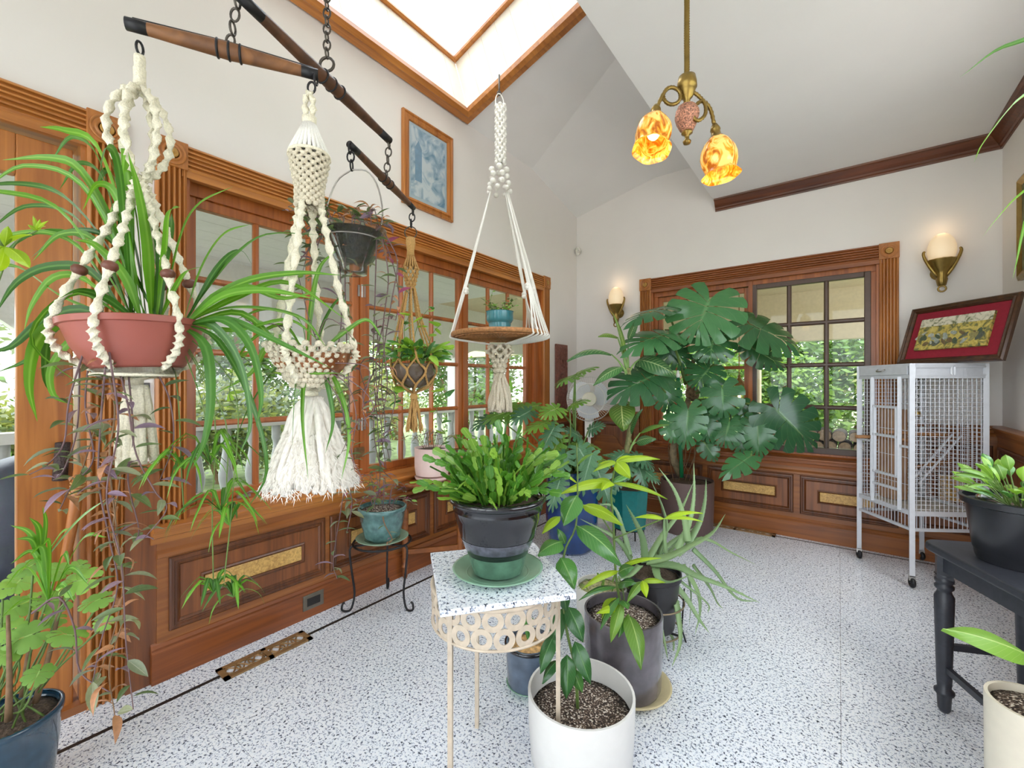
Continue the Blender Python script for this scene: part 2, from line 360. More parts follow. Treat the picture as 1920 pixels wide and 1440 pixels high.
def ringframe(mb, c4, wd, th, nn):
    """mitred frame outside c4, standing th proud along nn"""
    cen = sum(c4, Vector()) / 4; lo = []
    for off, h in ((0, 0), (0, th), (wd * .35, th * 1.25), (wd * .5, th * .8), (wd * .95, th * .7), (wd, 0)):
        row = []
        for i in range(4):
            e1 = (c4[i] - c4[i - 1]).normalized(); e2 = (c4[i] - c4[(i + 1) % 4]).normalized(); row.append(c4[i] + (e1 + e2) * off + nn * h)
        lo.append(row)
    vs = [v for r in lo for v in r]; fs = [(a * 4 + i, a * 4 + (i + 1) % 4, a * 4 + 4 + (i + 1) % 4, a * 4 + 4 + i) for a in range(len(lo) - 1) for i in range(4)]
    return mb.add(vs, fs)
ringframe(MB(), [q00, q10, q11, q01], .10, .035, -nrm).build('trim', WY, sk)
up4 = [q + nrm * L for q in (q00, q10, q11, q01)]
ringframe(MB(), [c + (sum(up4, Vector()) / 4 - c).normalized() * .05 for c in up4], .05, .02, -nrm).build('glazing_frame', WY, sk)
MB().poly([c + nrm * .02 for c in up4]).build('pane', PANE, sk)
# crown moulding of the flat ceiling
def extr(mb, prof, o, u, v, t, ln):
    """2-D profile (a along u, b along v) swept along t"""
    kk = len(prof); o = Vector(o)
    vs = [o + u * a + v * b for a, b in prof] + [o + u * a + v * b + t * ln for a, b in prof]
    return mb.add(vs, [tuple(range(kk)), tuple(range(2 * kk - 1, kk - 1, -1))] + [(i, (i + 1) % kk, kk + (i + 1) % kk, kk + i) for i in range(kk)])
X_, Y_, Z_ = Vector((1, 0, 0)), Vector((0, 1, 0)), UP
cp = [(0, 0), (.075, 0), (.072, -.012), (.06, -.018), (.04, -.045), (.022, -.065), (.02, -.078), (.012, -.085), (.01, -.095), (0, -.095)]
t1 = struct(extr(MB(), cp, (1.42, 0, 2.905), -Y_, Z_, X_, XE - 1.42).build('trim_1', CROWN), 'dark walnut crown moulding above the back window', 'moulding')
extr(MB(), cp, (XE, 0, 2.905), -X_, Z_, -Y_, -YR).build('crown_return', CROWN, t1)
# ---- casings
def flute(w=.11, t=.022, n=5):
    pr = [(0, 0), (0, t * .7), (.008, t)]; g = (w - .016) / n
    for i in range(n):
        a = .008 + g * i; pr += [(a + g * .18, t), (a + g * .26, t * .45), (a + g * .5, t * .3), (a + g * .74, t * .45), (a + g * .82, t)]
    return pr + [(w - .008, t), (w, t * .7), (w, 0)]
ROS = wood('rosette_inlay', (176, 134, 66), (214, 176, 104), 'z')
def vec(W, a, z, n): return W(a, z, n) - W(0, 0, 0)
def casing(parent, W, a0, a1, z0, z1, mv, mh, left=True, right=True, w=.11):
    """fluted casing with bullseye corner blocks; a0/a1 outer edges, z1 top"""
    ea, en = vec(W, 1, 0, 0), vec(W, 0, 0, 1); fp = flute(w)
    for on, a in ((left, a0), (right, a1 - w)):
        if not on: continue
        extr(MB(), fp, W(a, z0, 0), ea, en, Z_, z1 - w - z0).build('side_casing', mv, parent)
        bl = bev(wbox(MB(), W, a - .003, a + w + .003, z1 - w - .003, z1 + .004, 0, .028).build('rosette_block', mv, parent), .003)
        Mx = rot_to(en); cc = W(a + w / 2, z1 - w / 2, .027)
        MB().lathe([(.052, 0), (.052, .006), (.047, .007), (.042, .001), (.037, .0008), (.034, .006), (.029, .007), (.025, .001), (1e-5, .001)], cc, 28, Mx).build('bullseye', mv, bl, True)
        MB().lathe([(.023, .002), (.021, .007), (.012, .0085), (.011, .006), (.006, .006), (.005, .009), (1e-5, .0095)], cc, 20, Mx).build('bullseye_inlay', ROS, bl, True)
    h0 = a0 + (w + .003 if left else 0); h1 = a1 - (w + .003 if right else 0)
    extr(MB(), fp, W(h0, z1 - w, 0), Z_, en, ea, h1 - h0).build('head_casing', mh, parent)
    wbox(MB(), W, h0 - .02, h1 + .02, z1 - w - .03, z1 - w, -.01, .014).build('head_lip', mh, parent)
def sash(parent, W, a0, a1, z0, z1, n, st, cols, rows, mat, mw=.028, dep=.04, pane=PANE, bot=None):
    """glazed sash around glass a0..a1, z0..z1"""
    m = MB(); b = bot or st
    wbox(m, W, a0 - st, a0, z0 - b, z1 + st, n - dep / 2, n + dep / 2); wbox(m, W, a1, a1 + st, z0 - b, z1 + st, n - dep / 2, n + dep / 2)
    wbox(m, W, a0, a1, z1, z1 + st, n - dep / 2, n + dep / 2); wbox(m, W, a0, a1, z0 - b, z0, n - dep / 2, n + dep / 2)
    s = bev(m.build('sash', mat, parent), .004)
    pw = (a1 - a0 - mw * (cols - 1)) / cols; ph = (z1 - z0 - mw * (rows - 1)) / rows
    mp = [(-mw / 2, -.012), (-mw / 2, .004), (-mw * .2, .016), (mw * .2, .016), (mw / 2, .004), (mw / 2, -.012)]
    ea, en = vec(W, 1, 0, 0), vec(W, 0, 0, 1)
    for i in range(1, cols): extr(MB(), mp, W(a0 + i * (pw + mw) - mw / 2, z0, n), ea, en, Z_, z1 - z0).build('muntin', mat, s)
    for j in range(1, rows): extr(MB(), mp, W(a0, z0 + j * (ph + mw) - mw / 2, n + .001), Z_, en, ea, a1 - a0).build('muntin', mat, s)
    for i in range(cols):
        for j in range(rows):
            a = a0 + i * (pw + mw); z = z0 + j * (ph + mw); MB().poly([W(a - .004, z - .004, n), W(a + pw + .004, z - .004, n), W(a + pw + .004, z + ph + .004, n), W(a - .004, z + ph + .004, n)]).build('pane', pane, s, recalc=False)
    return s
def jambs(parent, W, a0, a1, z0, z1, mv, mh, dep=.15):
    wbox(MB(), W, a0, a0 + .016, z0, z1, -dep, .0).build('jamb', mv, parent); wbox(MB(), W, a1 - .016, a1, z0, z1, -dep, .0).build('jamb', mv, parent)
    wbox(MB(), W, a0, a1, z1 - .016, z1, -dep, 0).build('jamb', mh, parent)
def sill(parent, W, a0, a1, z, mat, out=.085):
    en = vec(W, 0, 0, 1); ea = vec(W, 1, 0, 0)
    pr = [(-.15, .02), (-.15, -.02), (0.03, -.075), (.042, -.075), (.048, -.05), (.062, -.044), (.064, -.022), (out - .004, -.02), (out, -.012), (out, -.004), (out - .006, 0), (-.02, .002), (-.05, .02)]
    extr(MB(), pr, W(a0, z, 0), en, Z_, ea, a1 - a0).build('sill', mat, parent)
w2 = thing('window_2', 'long oak cased window bank of three gridded sashes on the left wall', 'window', (0, -2.1, .66), kind='structure')
casing(w2, LW, -3.70, -.584, .655, 2.302, WZ, WY); jambs(w2, LW, -3.59, -.69, .655, 2.19, SASH, WY)
for a0, a1 in ((-3.529, -2.716), (-2.598, -1.791), (-1.676, -.870)): sash(w2, LW, a0, a1, .735, 2.07, -.09, .046, 3, 4, SASH)
m = MB()
for a0, a1 in ((-2.67, -2.644), (-1.745, -1.722), (-.824, -.706)): wbox(m, LW, a0, a1, .675, 2.175, -.12, -.06)
wbox(m, LW, -3.574, -.706, 2.116, 2.175, -.12, -.055); wbox(m, LW, -3.574, -.706, .66, .69, -.12, -.055); wbox(m, LW, -.79, -.706, .675, 2.175, -.06, -.03)
m.build('frame', SASH, w2); sill(w2, LW, -3.72, -.56, .655, WY)
NICK = plain('brushed_nickel', (170, 165, 160), .3, .9)
for z in (1.0, 1.83):
    m = MB().tube([(-.062, -2.657, z - .04), (-.062, -2.657, z + .04)], .008, 8); m.box(-.068, -.063, -2.685, -2.63, z - .035, z + .035); m.build('hinge', NICK, w2)
MB().box(-.05, -.03, -3.37, -3.31, .69, .703).tube([(-.04, -3.34, .70), (-.02, -3.32, .715), (-.0, -3.28, .712)], .006, 6).build('crank_handle', NICK, w2)
MB().box(-.05, -.03, -2.72, -2.66, .80, .86).build('latch', BRONZE, w2)
w3 = thing('window_3', 'oak cased two sash window behind the monstera', 'window', (1.69, 0, .66), kind='structure')
casing(w3, BW, .723, 2.665, .655, 2.29, WZ, WX); jambs(w3, BW, .833, 2.555, .655, 2.18, SASH, WX)
sash(w3, BW, .918, 1.641, .735, 2.06, -.09, .046, 3, 4, SASH)
sash(w3, BW, 1.744, 2.470, .735, 2.075, -.06, .04, 3, 4, DARKSASH, .034, .05, bot=.05)
m = MB()
wbox(m, BW, 1.68, 1.712, .675, 2.165, -.12, -.03); wbox(m, BW, .849, .88, .675, 2.165, -.12, -.05); wbox(m, BW, 2.51, 2.54, .675, 2.165, -.12, -.05)
wbox(m, BW, .849, 2.54, 2.11, 2.165, -.12, -.04); wbox(m, BW, .849, 2.54, .66, .69, -.12, -.04); m.build('frame', SASH, w3)
sill(w3, BW, .70, 2.69, .655, WX)
w4 = thing('window_added', 'unseen open window added in the right wall for daylight', 'window', (XE, -2.5, 1.0), kind='structure')  # opening added out of view to brighten the back of the room
jambs(w4, EW, -3.9, -1.15, 1.0, 2.45, WZ, WY)
for a0, a1 in ((-3.85, -2.58), (-2.47, -1.2)):
    m = MB()
    for b0, b1, z0, z1 in ((a0, a0 + .05, 1.02, 2.42), (a1 - .05, a1, 1.02, 2.42), (a0, a1, 1.02, 1.07), (a0, a1, 2.37, 2.42)): wbox(m, EW, b0, b1, z0, z1, -.11, -.07)
    m.build('sash', SASH, w4)
# door at the left edge
dr = thing('door_1', 'oak garden door with tall glass pane at left edge', 'door', (0, -4.38, 0), kind='structure')
casing(dr, LW, -4.96, -3.798, 0, 2.302, WZ, WY); jambs(dr, LW, -4.85, -3.907, 0, 2.19, WZ, WY)
sash(dr, LW, -4.68, -4.085, .30, 2.0, -.05, .145, 1, 1, WZ, dep=.045, bot=.29)
wbox(MB(), LW, -4.85, -3.907, 0, .03, -.16, .01).build('threshold', WBY, dr)
wbox(MB(), LW, -4.02, -3.965, 1.28, 1.36, -.03, -.02).build('lock_plate', BRONZE, dr)
# ---- wainscot
def rectloft(mb, W, a0, a1, z0, z1, steps):
    vs = []; fs = []
    for off, n in steps: vs += [W(a0 + off, z0 + off, n), W(a1 - off, z0 + off, n), W(a1 - off, z1 - off, n), W(a0 + off, z1 - off, n)]
    for s in range(len(steps) - 1):
        for i in range(4): fs.append((s * 4 + i, s * 4 + (i + 1) % 4, s * 4 + 4 + (i + 1) % 4, s * 4 + 4 + i))
    return mb.add(vs, fs)
def panel(parent, W, a0, a1, z0, z1, n=.035, inl=True, mm=WBY):
    rectloft(MB(), W, a0, a1, z0, z1, [(0, n - .002), (.0, n + .010), (.006, n + .016), (.016, n + .017), (.020, n + .010), (.028, n + .010), (.032, n + .014), (.040, n + .006), (.042, n + .001)]).build('panel_moulding', MLD, parent)
    wbox(MB(), W, a0 + .04, a1 - .04, z0 + .04, z1 - .04, n - .004, n + .003).build('panel_field', WBZ, parent)
    if inl:
        h = (z1 - z0); i0, i1, j0, j1 = a0 + .115, a1 - .115, z0 + h * .33, z1 - h * .33
        rectloft(MB(), W, i0, i1, j0, j1, [(0, n + .002), (0, n + .010), (.008, n + .013), (.014, n + .006), (.016, n + .003)]).build('inlay_moulding', MLD, parent)
        bev(wbox(MB(), W, i0 + .016, i1 - .016, j0 + .016, j1 - .016, n + .002, n + .009).build('burl_inlay', BURL, parent), .005)
def lowwains(name, label, W, a0, a1, panels, mb_, mm, mbase):
    t = thing(name, label, 'wainscot', W((a0 + a1) / 2, 0, 0), kind='structure')
    wbox(MB(), W, a0, a1, 0.02, .60, 0, .035).build('backing', mm, t)
    for p0, p1 in panels: panel(t, W, p0, p1, .20, .51, mm=mb_)
    extr(MB(), [(.035, .515), (.047, .52), (.047, .535), (.035, .55)], W(a0, 0, 0), vec(W, 0, 0, 1), Z_, vec(W, 1, 0, 0), a1 - a0).build('upper_bead', mb_, t)
    return t
def base(name, label, W, a0, a1, mat):
    return struct(extr(MB(), [(0, 0), (.05, 0), (.05, .128), (.044, .136), (.046, .146), (.038, .158), (.03, .165), (0, .165)], W(a0, 0, 0), vec(W, 0, 0, 1), Z_, vec(W, 1, 0, 0), a1 - a0).build(name, mat), label, 'baseboard')
lowwains('trim_2', 'walnut wainscot with burl inlaid panels under the left windows', LW, -3.70, -.60, [(-3.66, -2.96), (-2.93, -2.19), (-2.15, -1.41), (-1.38, -.64)], WBY, WBY, BASEY)
base('baseboard_left', 'tall oak baseboard along the left wall', LW, -3.72, -.05, BASEY)
lowwains('trim_3', 'walnut wainscot with burl inlaid panels under the back window', BW, .70, 2.70, [(.74, 1.317), (1.362, 2.017), (2.062, 2.66)], WBX, WBX, BASEX)
base('baseboard_back', 'tall oak baseboard along the back wall', BW, .0, XE, BASEX)
def highwains(name, label, W, a0, a1, panels, mm, arch=False):
    t = thing(name, label, 'wainscot', W((a0 + a1) / 2, 0, 0), kind='structure')
    wbox(MB(), W, a0, a1, 0.0, .92, 0, .03).build('backing', mm, t)
    extr(MB(), [(0, .90), (.034, .90), (.038, .915), (.046, .925), (.05, .945), (.062, .952), (.062, .962), (.05, .97), (0, .972)], W(a0, 0, 0), vec(W, 0, 0, 1), Z_, vec(W, 1, 0, 0), a1 - a0).build('chair_rail', mm, t)
    for p0, p1, z0, z1 in panels: panel(t, W, p0, p1, z0, z1, .03, inl=not arch, mm=mm)
    return t
highwains('trim_4', 'short walnut wainscot section left of the fan', LW, -.575, -.0, [(-.53, -.07, .60, .86), (-.53, -.07, .2, .56)], WBY)
t5 = highwains('trim_5', 'walnut wainscot with shaped panel behind the fan', BW, 0.03, .72, [(.10, .66, .2, .86)], WBX, arch=True)
pts = []
for q in range(13):
    s = q / 12; a = .17 + .42 * s; pts.append((a, .60 + (.12 if .28 < s < .72 else (.12 * max(0, 1 - abs((s - .28 if s < .28 else s - .72)) / .16)) )))
wprism(MB(), BW, [(.17, .26)] + pts + [(.59, .26)], .03, .046).build('shaped_panel', WBX, t5)
highwains('trim_6', 'dark walnut wainscot behind the birdcage', BW, 2.69, XE, [(2.74, 3.13, .22, .84)], WBX)
highwains('trim_7', 'dark walnut wainscot on the right wall', EW, -4.0, -.04, [(-.75, -.1, .22, .84), (-1.5, -.8, .22, .84)], WBY)
t8 = thing('trim_8', 'narrow walnut wainscot strip beside the garden door', 'wainscot', (0, -3.75, 0), kind='structure')
wbox(MB(), LW, -3.80, -3.69, 0, .89, 0, .03).build('backing', WBZ, t8)
extr(MB(), [(0, .88), (.04, .88), (.05, .90), (.052, .92), (0, .925)], Vector((0, -3.80, 0)), X_, Z_, Y_, .105).build('chair_rail', WBY, t8)
# small wall fittings
o = thing('light_switch', 'dark switch plate between the door and window casings', 'switch', (0, -3.75, 1.12))
bev(wbox(MB(), LW, -3.785, -3.715, 1.135, 1.255, 0, .006).build('plate', plain('dark_plate', (70, 66, 64), .4), o), .002); wbox(MB(), LW, -3.758, -3.742, 1.18, 1.21, .006, .014).build('toggle', SILV, o)
o = thing('wall_outlet', 'bronze outlet plate set in the left baseboard', 'outlet', LW(-2.98, .08, .05))
c = LW(-3.03, .085, .05)
bev(wbox(MB(), LW, -3.09, -2.975, .045, .125, .05, .056).build('plate', plain('pewter_plate', (120, 112, 100), .35, .6), o), .002); wbox(MB(), LW, -3.068, -2.997, .065, .105, .056, .059).build('socket', BLACK, o)
o = thing('motion_sensor', 'small white motion sensor in the wall corner', 'sensor', (.03, -.04, 2.66))
MB().ball((.035, -.035, 2.70), .03, 12, 8, (1, 1, 1.6)).build('housing', plain('white_plastic', (228, 224, 216), .4), o, True); MB().ball((.05, -.052, 2.69), .016, 10, 6).build('lens', plain('lens_white', (214, 208, 200), .2), o, True)
REGB = plain('register_bronze', (150, 116, 76), .38, .25, var=.2)
DARKPIT = plain('register_pit', (226, 230, 238), .6)
def register(label, c, along, ln, wd):
    t = thing('floor_register', label, 'register', c, 'brass floor registers'); al = Vector(along).normalized(); sd = UP.cross(al); c = Vector(c)
    Q = lambda a, b, z: c + al * a + sd * b + UP * z
    m = MB()
    for a0, a1, b0, b1 in ((-ln / 2, ln / 2, -wd / 2, -wd / 2 + .022), (-ln / 2, ln / 2, wd / 2 - .022, wd / 2), (-ln / 2, -ln / 2 + .022, -wd / 2, wd / 2), (ln / 2 - .022, ln / 2, -wd / 2, wd / 2), (-.01, .01, -wd / 2, wd / 2)):
        m.add([Q(a, b, z) for a in (a0, a1) for b in (b0, b1) for z in (.001, .009)], [(0, 1, 3, 2), (4, 6, 7, 5), (0, 4, 5, 1), (2, 3, 7, 6), (0, 2, 6, 4), (1, 5, 7, 3)])
    m.build('frame', REGB, t)
    for s in (-1, 1):
        m = MB(); cx = s * (ln / 4)
        for kx in (-1, 0, 1):
            m.tube([Q(cx + kx * ln * .13 + ln * .085 * cos(q), wd * .3 * sin(q), .006) for q in [2 * pi * i / 16 for i in range(16)]], .0032, 5, closed=True)
        m.tube([Q(cx - ln * .2 + ln * .4 * i / 14, wd * .25 * sin(i * pi / 3.5), .006) for i in range(15)], .003, 5); m.tube([Q(cx - ln * .2 + ln * .4 * i / 14, -wd * .25 * sin(i * pi / 3.5), .006) for i in range(15)], .004, 5)
        m.build('scroll_grille', REGB, t)
    MB().add([Q(a, b, .0028) for a, b in ((-ln / 2, -wd / 2), (ln / 2, -wd / 2), (ln / 2, wd / 2), (-ln / 2, wd / 2))], [(0, 1, 2, 3)]).build('duct_liner', DARKPIT, t)
a, b = F(430, 1262), F(560, 1195)
register('bronze scrollwork floor register beside the left baseboard', (.205, (a.y + b.y) / 2, .0), (0, 1, 0), .38, .105)
a = F(1370, 992); register('bronze floor register behind the brown monstera pot', (1.60, -.105, 0), (1, 0, 0), .6, .08)
# ================================================================ OUTSIDE
GRASS = plain('lawn_grass', (132, 150, 96), .95, var=.35, nscale=6, bump=.5, bscale=60)
STONE = plain('patio_stone', (178, 176, 172), .8, var=.18, nscale=5)
PORCHW = plain('porch_white_paint', (222, 220, 214), .6, var=.03)
PORCHT = plain('porch_tan_warm_light', (206, 190, 158), .7, var=.05)  # tan also holds the warm light on the back porch ceiling
struct(MB().box(-40, 40, -40, 40, -.4, -.3).build('ground', GRASS), 'green lawn beyond the porch', 'lawn')
pf = struct(MB().box(-2.6, -.16, -8, 2.6, -.2, -.09).box(-.16, 6, .16, 2.6, -.2, -.09).build('porch_floor', STONE), 'grey stone porch floor outside the windows', 'porch')
struct(MB().box(-2.6, 12, -16, -6.8, -.3, -.05).box(3.4, 12, -6.8, -.4, -.3, -.05).build('bounce_terrace', plain('pale_bounce_stone', (226, 220, 212), .8, var=.06, nscale=3)), 'unseen pale ground added outside to bounce light into the room', 'terrace')  # pale ground added out of view, reflects neutral light indoors
pc = thing('porch_ceiling', 'white boarded porch ceiling above the outside walkway', 'ceiling', (-1.3, -2, 2.5), kind='structure')
for i in range(10):
    x = -2.5 + i * .235; MB().box(x, x + .231, -8, .16, 2.42, 2.45).build('board', PORCHW, pc)
for i in range(10):
    y = .16 + i * .235; MB().box(-2.5, 6, y, y + .231, 2.42, 2.45).build('board', PORCHT, pc)
MB().box(-2.7, -.1, -8, 2.7, 2.47, 2.5).box(-.1, 6, .1, 2.7, 2.47, 2.5).build('soffit_deck', PORCHW, pc)
def archbeam(name, label, W, a0, spans, n0, n1, mat, z0=1.80, z1=2.42):
    t = thing(name, label, 'beam', W(a0, z1, 0), kind='structure'); a = a0
    for sp in spans:
        pts = [(a, z1), (a, z0 - .16)]
        for i in range(1, 16):
            s = i / 15; e = min(s, 1 - s) * sp; pts.append((a + .12 + (sp - .24) * s, z0 - .16 + .16 * min(1, sqrt(max(0, 1 - max(0, 1 - e / .45) ** 2)))))
        pts += [(a + sp, z0 - .16), (a + sp, z1)]
        wprism(MB(), W, pts, n0, n1).build('arch', mat, t); a += sp
archbeam('porch_beam', 'white arched porch beam outside the left windows', LW, -8.2, [2.2] * 5, -2.52, -2.36, PORCHW)
archbeam('porch_beam', 'tan arched porch beam outside the back window', BW, -1.8 - 3.2, [3.2] * 4, -2.52, -2.36, PORCHT)
def column(label, x, y, mat):
    t = thing('porch_column', label, 'column', (x, y, -.09), 'porch columns')
    MB().box(x - .09, x + .09, y - .09, y + .09, .05, 1.56).build('shaft', mat, t)
    m = MB().box(x - .13, x + .13, y - .13, y + .13, -.09, .05); m.build('base', mat, t); MB().box(x - .12, x + .12, y - .12, y + .12, 1.56, 1.66).build('capital', mat, t)
for y, l in ((-6.0, 'square white porch column farthest left, beyond the garden door'), (-3.8, 'square white porch column beyond the garden door'), (-1.6, 'square white porch column outside the middle left sash'), (.6, 'square white porch column outside the far left sash')): column(l, -2.44, y, PORCHW)
for x, l in ((-1.8, 'tan porch column at the outer corner of the porch'), (1.38, 'tan porch column behind the middle of the back window'), (4.6, 'tan porch column right of the back window')): column(l, x, 2.44, PORCHT)
rl = thing('porch_railing', 'white balustrade with turned balusters outside the left windows', 'railing', (-2.44, -2, -.09))
m = MB().box(-2.51, -2.37, -8, 2.3, .82, .90); m.build('top_rail', PORCHW, rl); MB().box(-2.49, -2.39, -8, 2.3, -.02, .05).build('bottom_rail', PORCHW, rl)
bal = MB().lathe([(.045, 0), (.045, .1), (.03, .12), (.035, .15), (.06, .27), (.062, .33), (.04, .47), (.026, .56), (.03, .6), (.042, .63), (.042, .77)], n=10).mesh('baluster', plain('grey_baluster', (186, 188, 186), .7, var=.05), True)  # balusters in an even light grey, duller than the rails
for i in range(42): link('baluster', bal, rl, Matrix.Translation((-2.44, -7.5 + i * .235, .05)))
fe = thing('iron_fence', 'black iron scroll fence outside the corner of the porch', 'fence', (0, 2.44, -.09))
m = MB().bar((-2.2, 2.44, .85), (1.9, 2.44, .85), .03).bar((-2.2, 2.44, .08), (1.9, 2.44, .08), .03); m.build('rails', IRON, fe)
for i in range(28):
    x = -2.15 + i * .148; MB().bar((x, 2.44, -.09), (x, 2.44, .85), .014).torus((x + .074, 2.44, .62), .06, .007, (0, 1, 0), 12, 5).build('picket', IRON, fe)
# shrubs and trees
def shrub(name, label, cat, c, rx, ry, rz, n, ls, mats, trunk=.0, seed=1):
    r = random.Random(seed); c = Vector(c); t = thing(name, label, cat, (c.x, c.y, -.3), 'garden planting outside the windows')
    cl = [Vector((r.gauss(0, .5) * rx, r.gauss(0, .5) * ry, r.gauss(0, .5) * rz)) for _ in range(26)]
    for mi, mt in enumerate(mats):
        m = MB()
        for i in range(n // len(mats)):
            q = r.choice(cl) + Vector((r.gauss(0, .22) * rx, r.gauss(0, .22) * ry, r.gauss(0, .22) * rz)); p = c + q
            if p.z < -.25: p.z = -.25 + r.random() * .3
            d = Vector((r.gauss(0, 1), r.gauss(0, 1), r.gauss(0, .6))).normalized(); e = d.orthogonal().normalized(); l = ls * (.6 + .8 * r.random())
            m.add([p - d * l, p + e * l * .45, p + d * l, p - e * l * .45], [(0, 1, 2, 3)])
        part(m.build('foliage', mt, t, recalc=False))
    m = MB()
    for i in range(5):
        b = Vector((c.x + r.gauss(0, .06), c.y + r.gauss(0, .06), -.32)); q = c + r.choice(cl) * .8
        m.tube(spline([b, b.lerp(q, .5) + Vector((r.gauss(0, .05), r.gauss(0, .05), 0)), q], 6), [.05 * (trunk + .4) * (1 - j / 8) for j in range(7)], 6)
    m.build('trunk', BSTEM, t)
FG1 = leafmat('garden_leaf_bright', (140, 178, 84), trans=.4, var=.35); FG2 = leafmat('garden_leaf_mid', (92, 132, 62), trans=.35, var=.35)
FG3 = leafmat('garden_leaf_grey', (124, 138, 124), trans=.3, var=.3); FG4 = leafmat('garden_leaf_yellow', (150, 160, 112), trans=.4, var=.3)
sh = [('bright green maple seen through the upper back window', 2.2, 5.4, 1.6, 1.6, 1.0, 1.1, [FG1, FG2]), ('bright green shrub behind the firewood pile', 1.2, 4.6, .9, 1.0, .8, .8, [FG1, FG2]),
      ('light green shrub outside the right back sash', 3.4, 4.8, 1.0, 1.0, .8, 1.0, [FG1, FG4]), ('tall mid green tree behind the back porch', .2, 7.0, 2.2, 1.6, 1.2, 1.8, [FG2, FG1]), ('tall light tree far right behind the back porch', 4.6, 7.5, 2.3, 1.8, 1.4, 1.9, [FG1, FG2]),
      ('grey green tree outside the far left sash', -5.2, 3.6, 1.7, 1.3, 1.3, 1.5, [FG3, FG2]), ('leafy tree outside the iron fence', -1.6, 4.6, 1.6, 1.2, 1.0, 1.5, [FG3, FG2]), ('grey green shrub outside the middle sash', -5.4, .8, .9, 1.0, 1.0, .8, [FG3, FG4]),
      ('yellow green shrub beyond the white balustrade', -5.4, -1.6, .6, .8, .9, .7, [FG4, FG3]), ('low yellow shrub beyond the balustrade near the door', -5.2, -3.6, .55, .8, .9, .6, [FG4, FG3]), ('tall bare grey tree beyond the balustrade', -7.0, -2.2, 2.2, 1.5, 1.5, 1.5, [FG3]),
      ('spreading grey tree beyond the nearest left sash', -7.5, -.2, 2.0, 1.5, 1.5, 1.6, [FG3, FG2]), ('shrub bank beyond the garden door', -5.0, -4.6, .7, 1.2, 1.2, .7, [FG4, FG2]), ('distant tree between the left sashes', -7.5, 3.5, 2.4, 2.0, 2.0, 2.0, [FG3, FG2])]
for i, (l, x, y, z, rx, ry, rz, ms) in enumerate(sh): shrub('garden_tree' if z > 1.4 else 'garden_shrub', l, 'tree' if z > 1.4 else 'shrub', (x, y, z), rx, ry, rz, 1500 if 'bare' in l else 8000, .07 if z > 1.4 else .05, ms, z * .6, i + 3)
# firewood
BARK = plain('firewood_bark', (58, 46, 38), .9, var=.4, nscale=50, bump=.6); ENDG = plain('firewood_end', (122, 102, 80), .85, var=.25, nscale=40)  # both wood colours darkened to carry the shade on the pile
row = 0; z = -.02; r = random.Random(5)
while z < .80:
    x = 1.42 + (row % 2) * .07
    while x < 3.2:
        q = .052 + .018 * r.random(); M = rot_to((r.gauss(0, .02), -1, 0)); c = Vector((x, 1.75 + r.gauss(0, .02), z))
        t = thing('firewood_log', 'round cut firewood log in the stack outside the back window', 'log', c, 'stacked firewood logs')
        MB().lathe([(q, -.18), (q * 1.02, 0), (q, .17)], c, 12, M, lambda a, s=r.random() * 6: 1 + .06 * sin(2 * a + s)).build('bark', BARK, t, 'auto')
        MB().lathe([(1e-4, .177), (q * .93, .174)], c, 12, M, cap=False).build('cut_end', ENDG, t)
        x += q * 2.05
    z += .118; row += 1
# porch lantern
LGLOW = plain('lantern_glow', (255, 224, 170), .3, var=0, emit=(255, 205, 130), estr=3)
c = Vector((1.39, 1.35, 1.13)); t = thing('porch_lantern', 'lit brass lantern hanging outside the back window', 'lantern', c)
m = MB()
for sx in (-1, 1):
    for sy in (-1, 1): m.bar(c + Vector((.06 * sx, .06 * sy, -.1)), c + Vector((.075 * sx, .075 * sy, .1)), .012)
m.box(c.x - .075, c.x + .075, c.y - .075, c.y + .075, c.z - .12, c.z - .1); m.build('frame', BRONZE, t)
MB().lathe([(.11, .1), (.07, .13), (.03, .17), (.012, .2), (.02, .215), (.005, .23)], c, 8).build('roof', BRONZE, t); MB().tube([c + UP * .22, Vector((c.x, c.y, 2.42))], .006, 6).build('stem', BRONZE, t)
MB().lathe([(.014, -.1), (.014, -.02), (.02, .0), (.022, .03), (.008, .06), (1e-4, .065)], c, 10).build('bulb', LGLOW, t, True)
MB().box(c.x - .066, c.x + .066, c.y - .066, c.y + .066, c.z - .098, c.z + .098).build('glass', CLEAR, t)
# covered grill outside the garden door
c = Vector((-1.1, -3.72, 0)); t = thing('covered_grill', 'dark navy covered grill outside the garden door', 'grill', (c.x, c.y, -.09))
m = MB(); pr = [(.42, -.09), (.44, .3), (.45, .62), (.43, .74), (.36, .84), (.2, .90), (1e-3, .91)]
m.lathe(pr, c, 20, Matrix.Diagonal((.8, 1.1, 1)), lambda a: 1 + .04 * sin(5 * a)); m.build('cover', plain('navy_vinyl', (52, 58, 78), .45, var=.3, nscale=8, bump=.4), t, True)
MB().tube([(c.x - .33, c.y - .4, .32), (c.x + .33, c.y - .42, .33)], .012, 6).build('tie_cord', IRON, t)
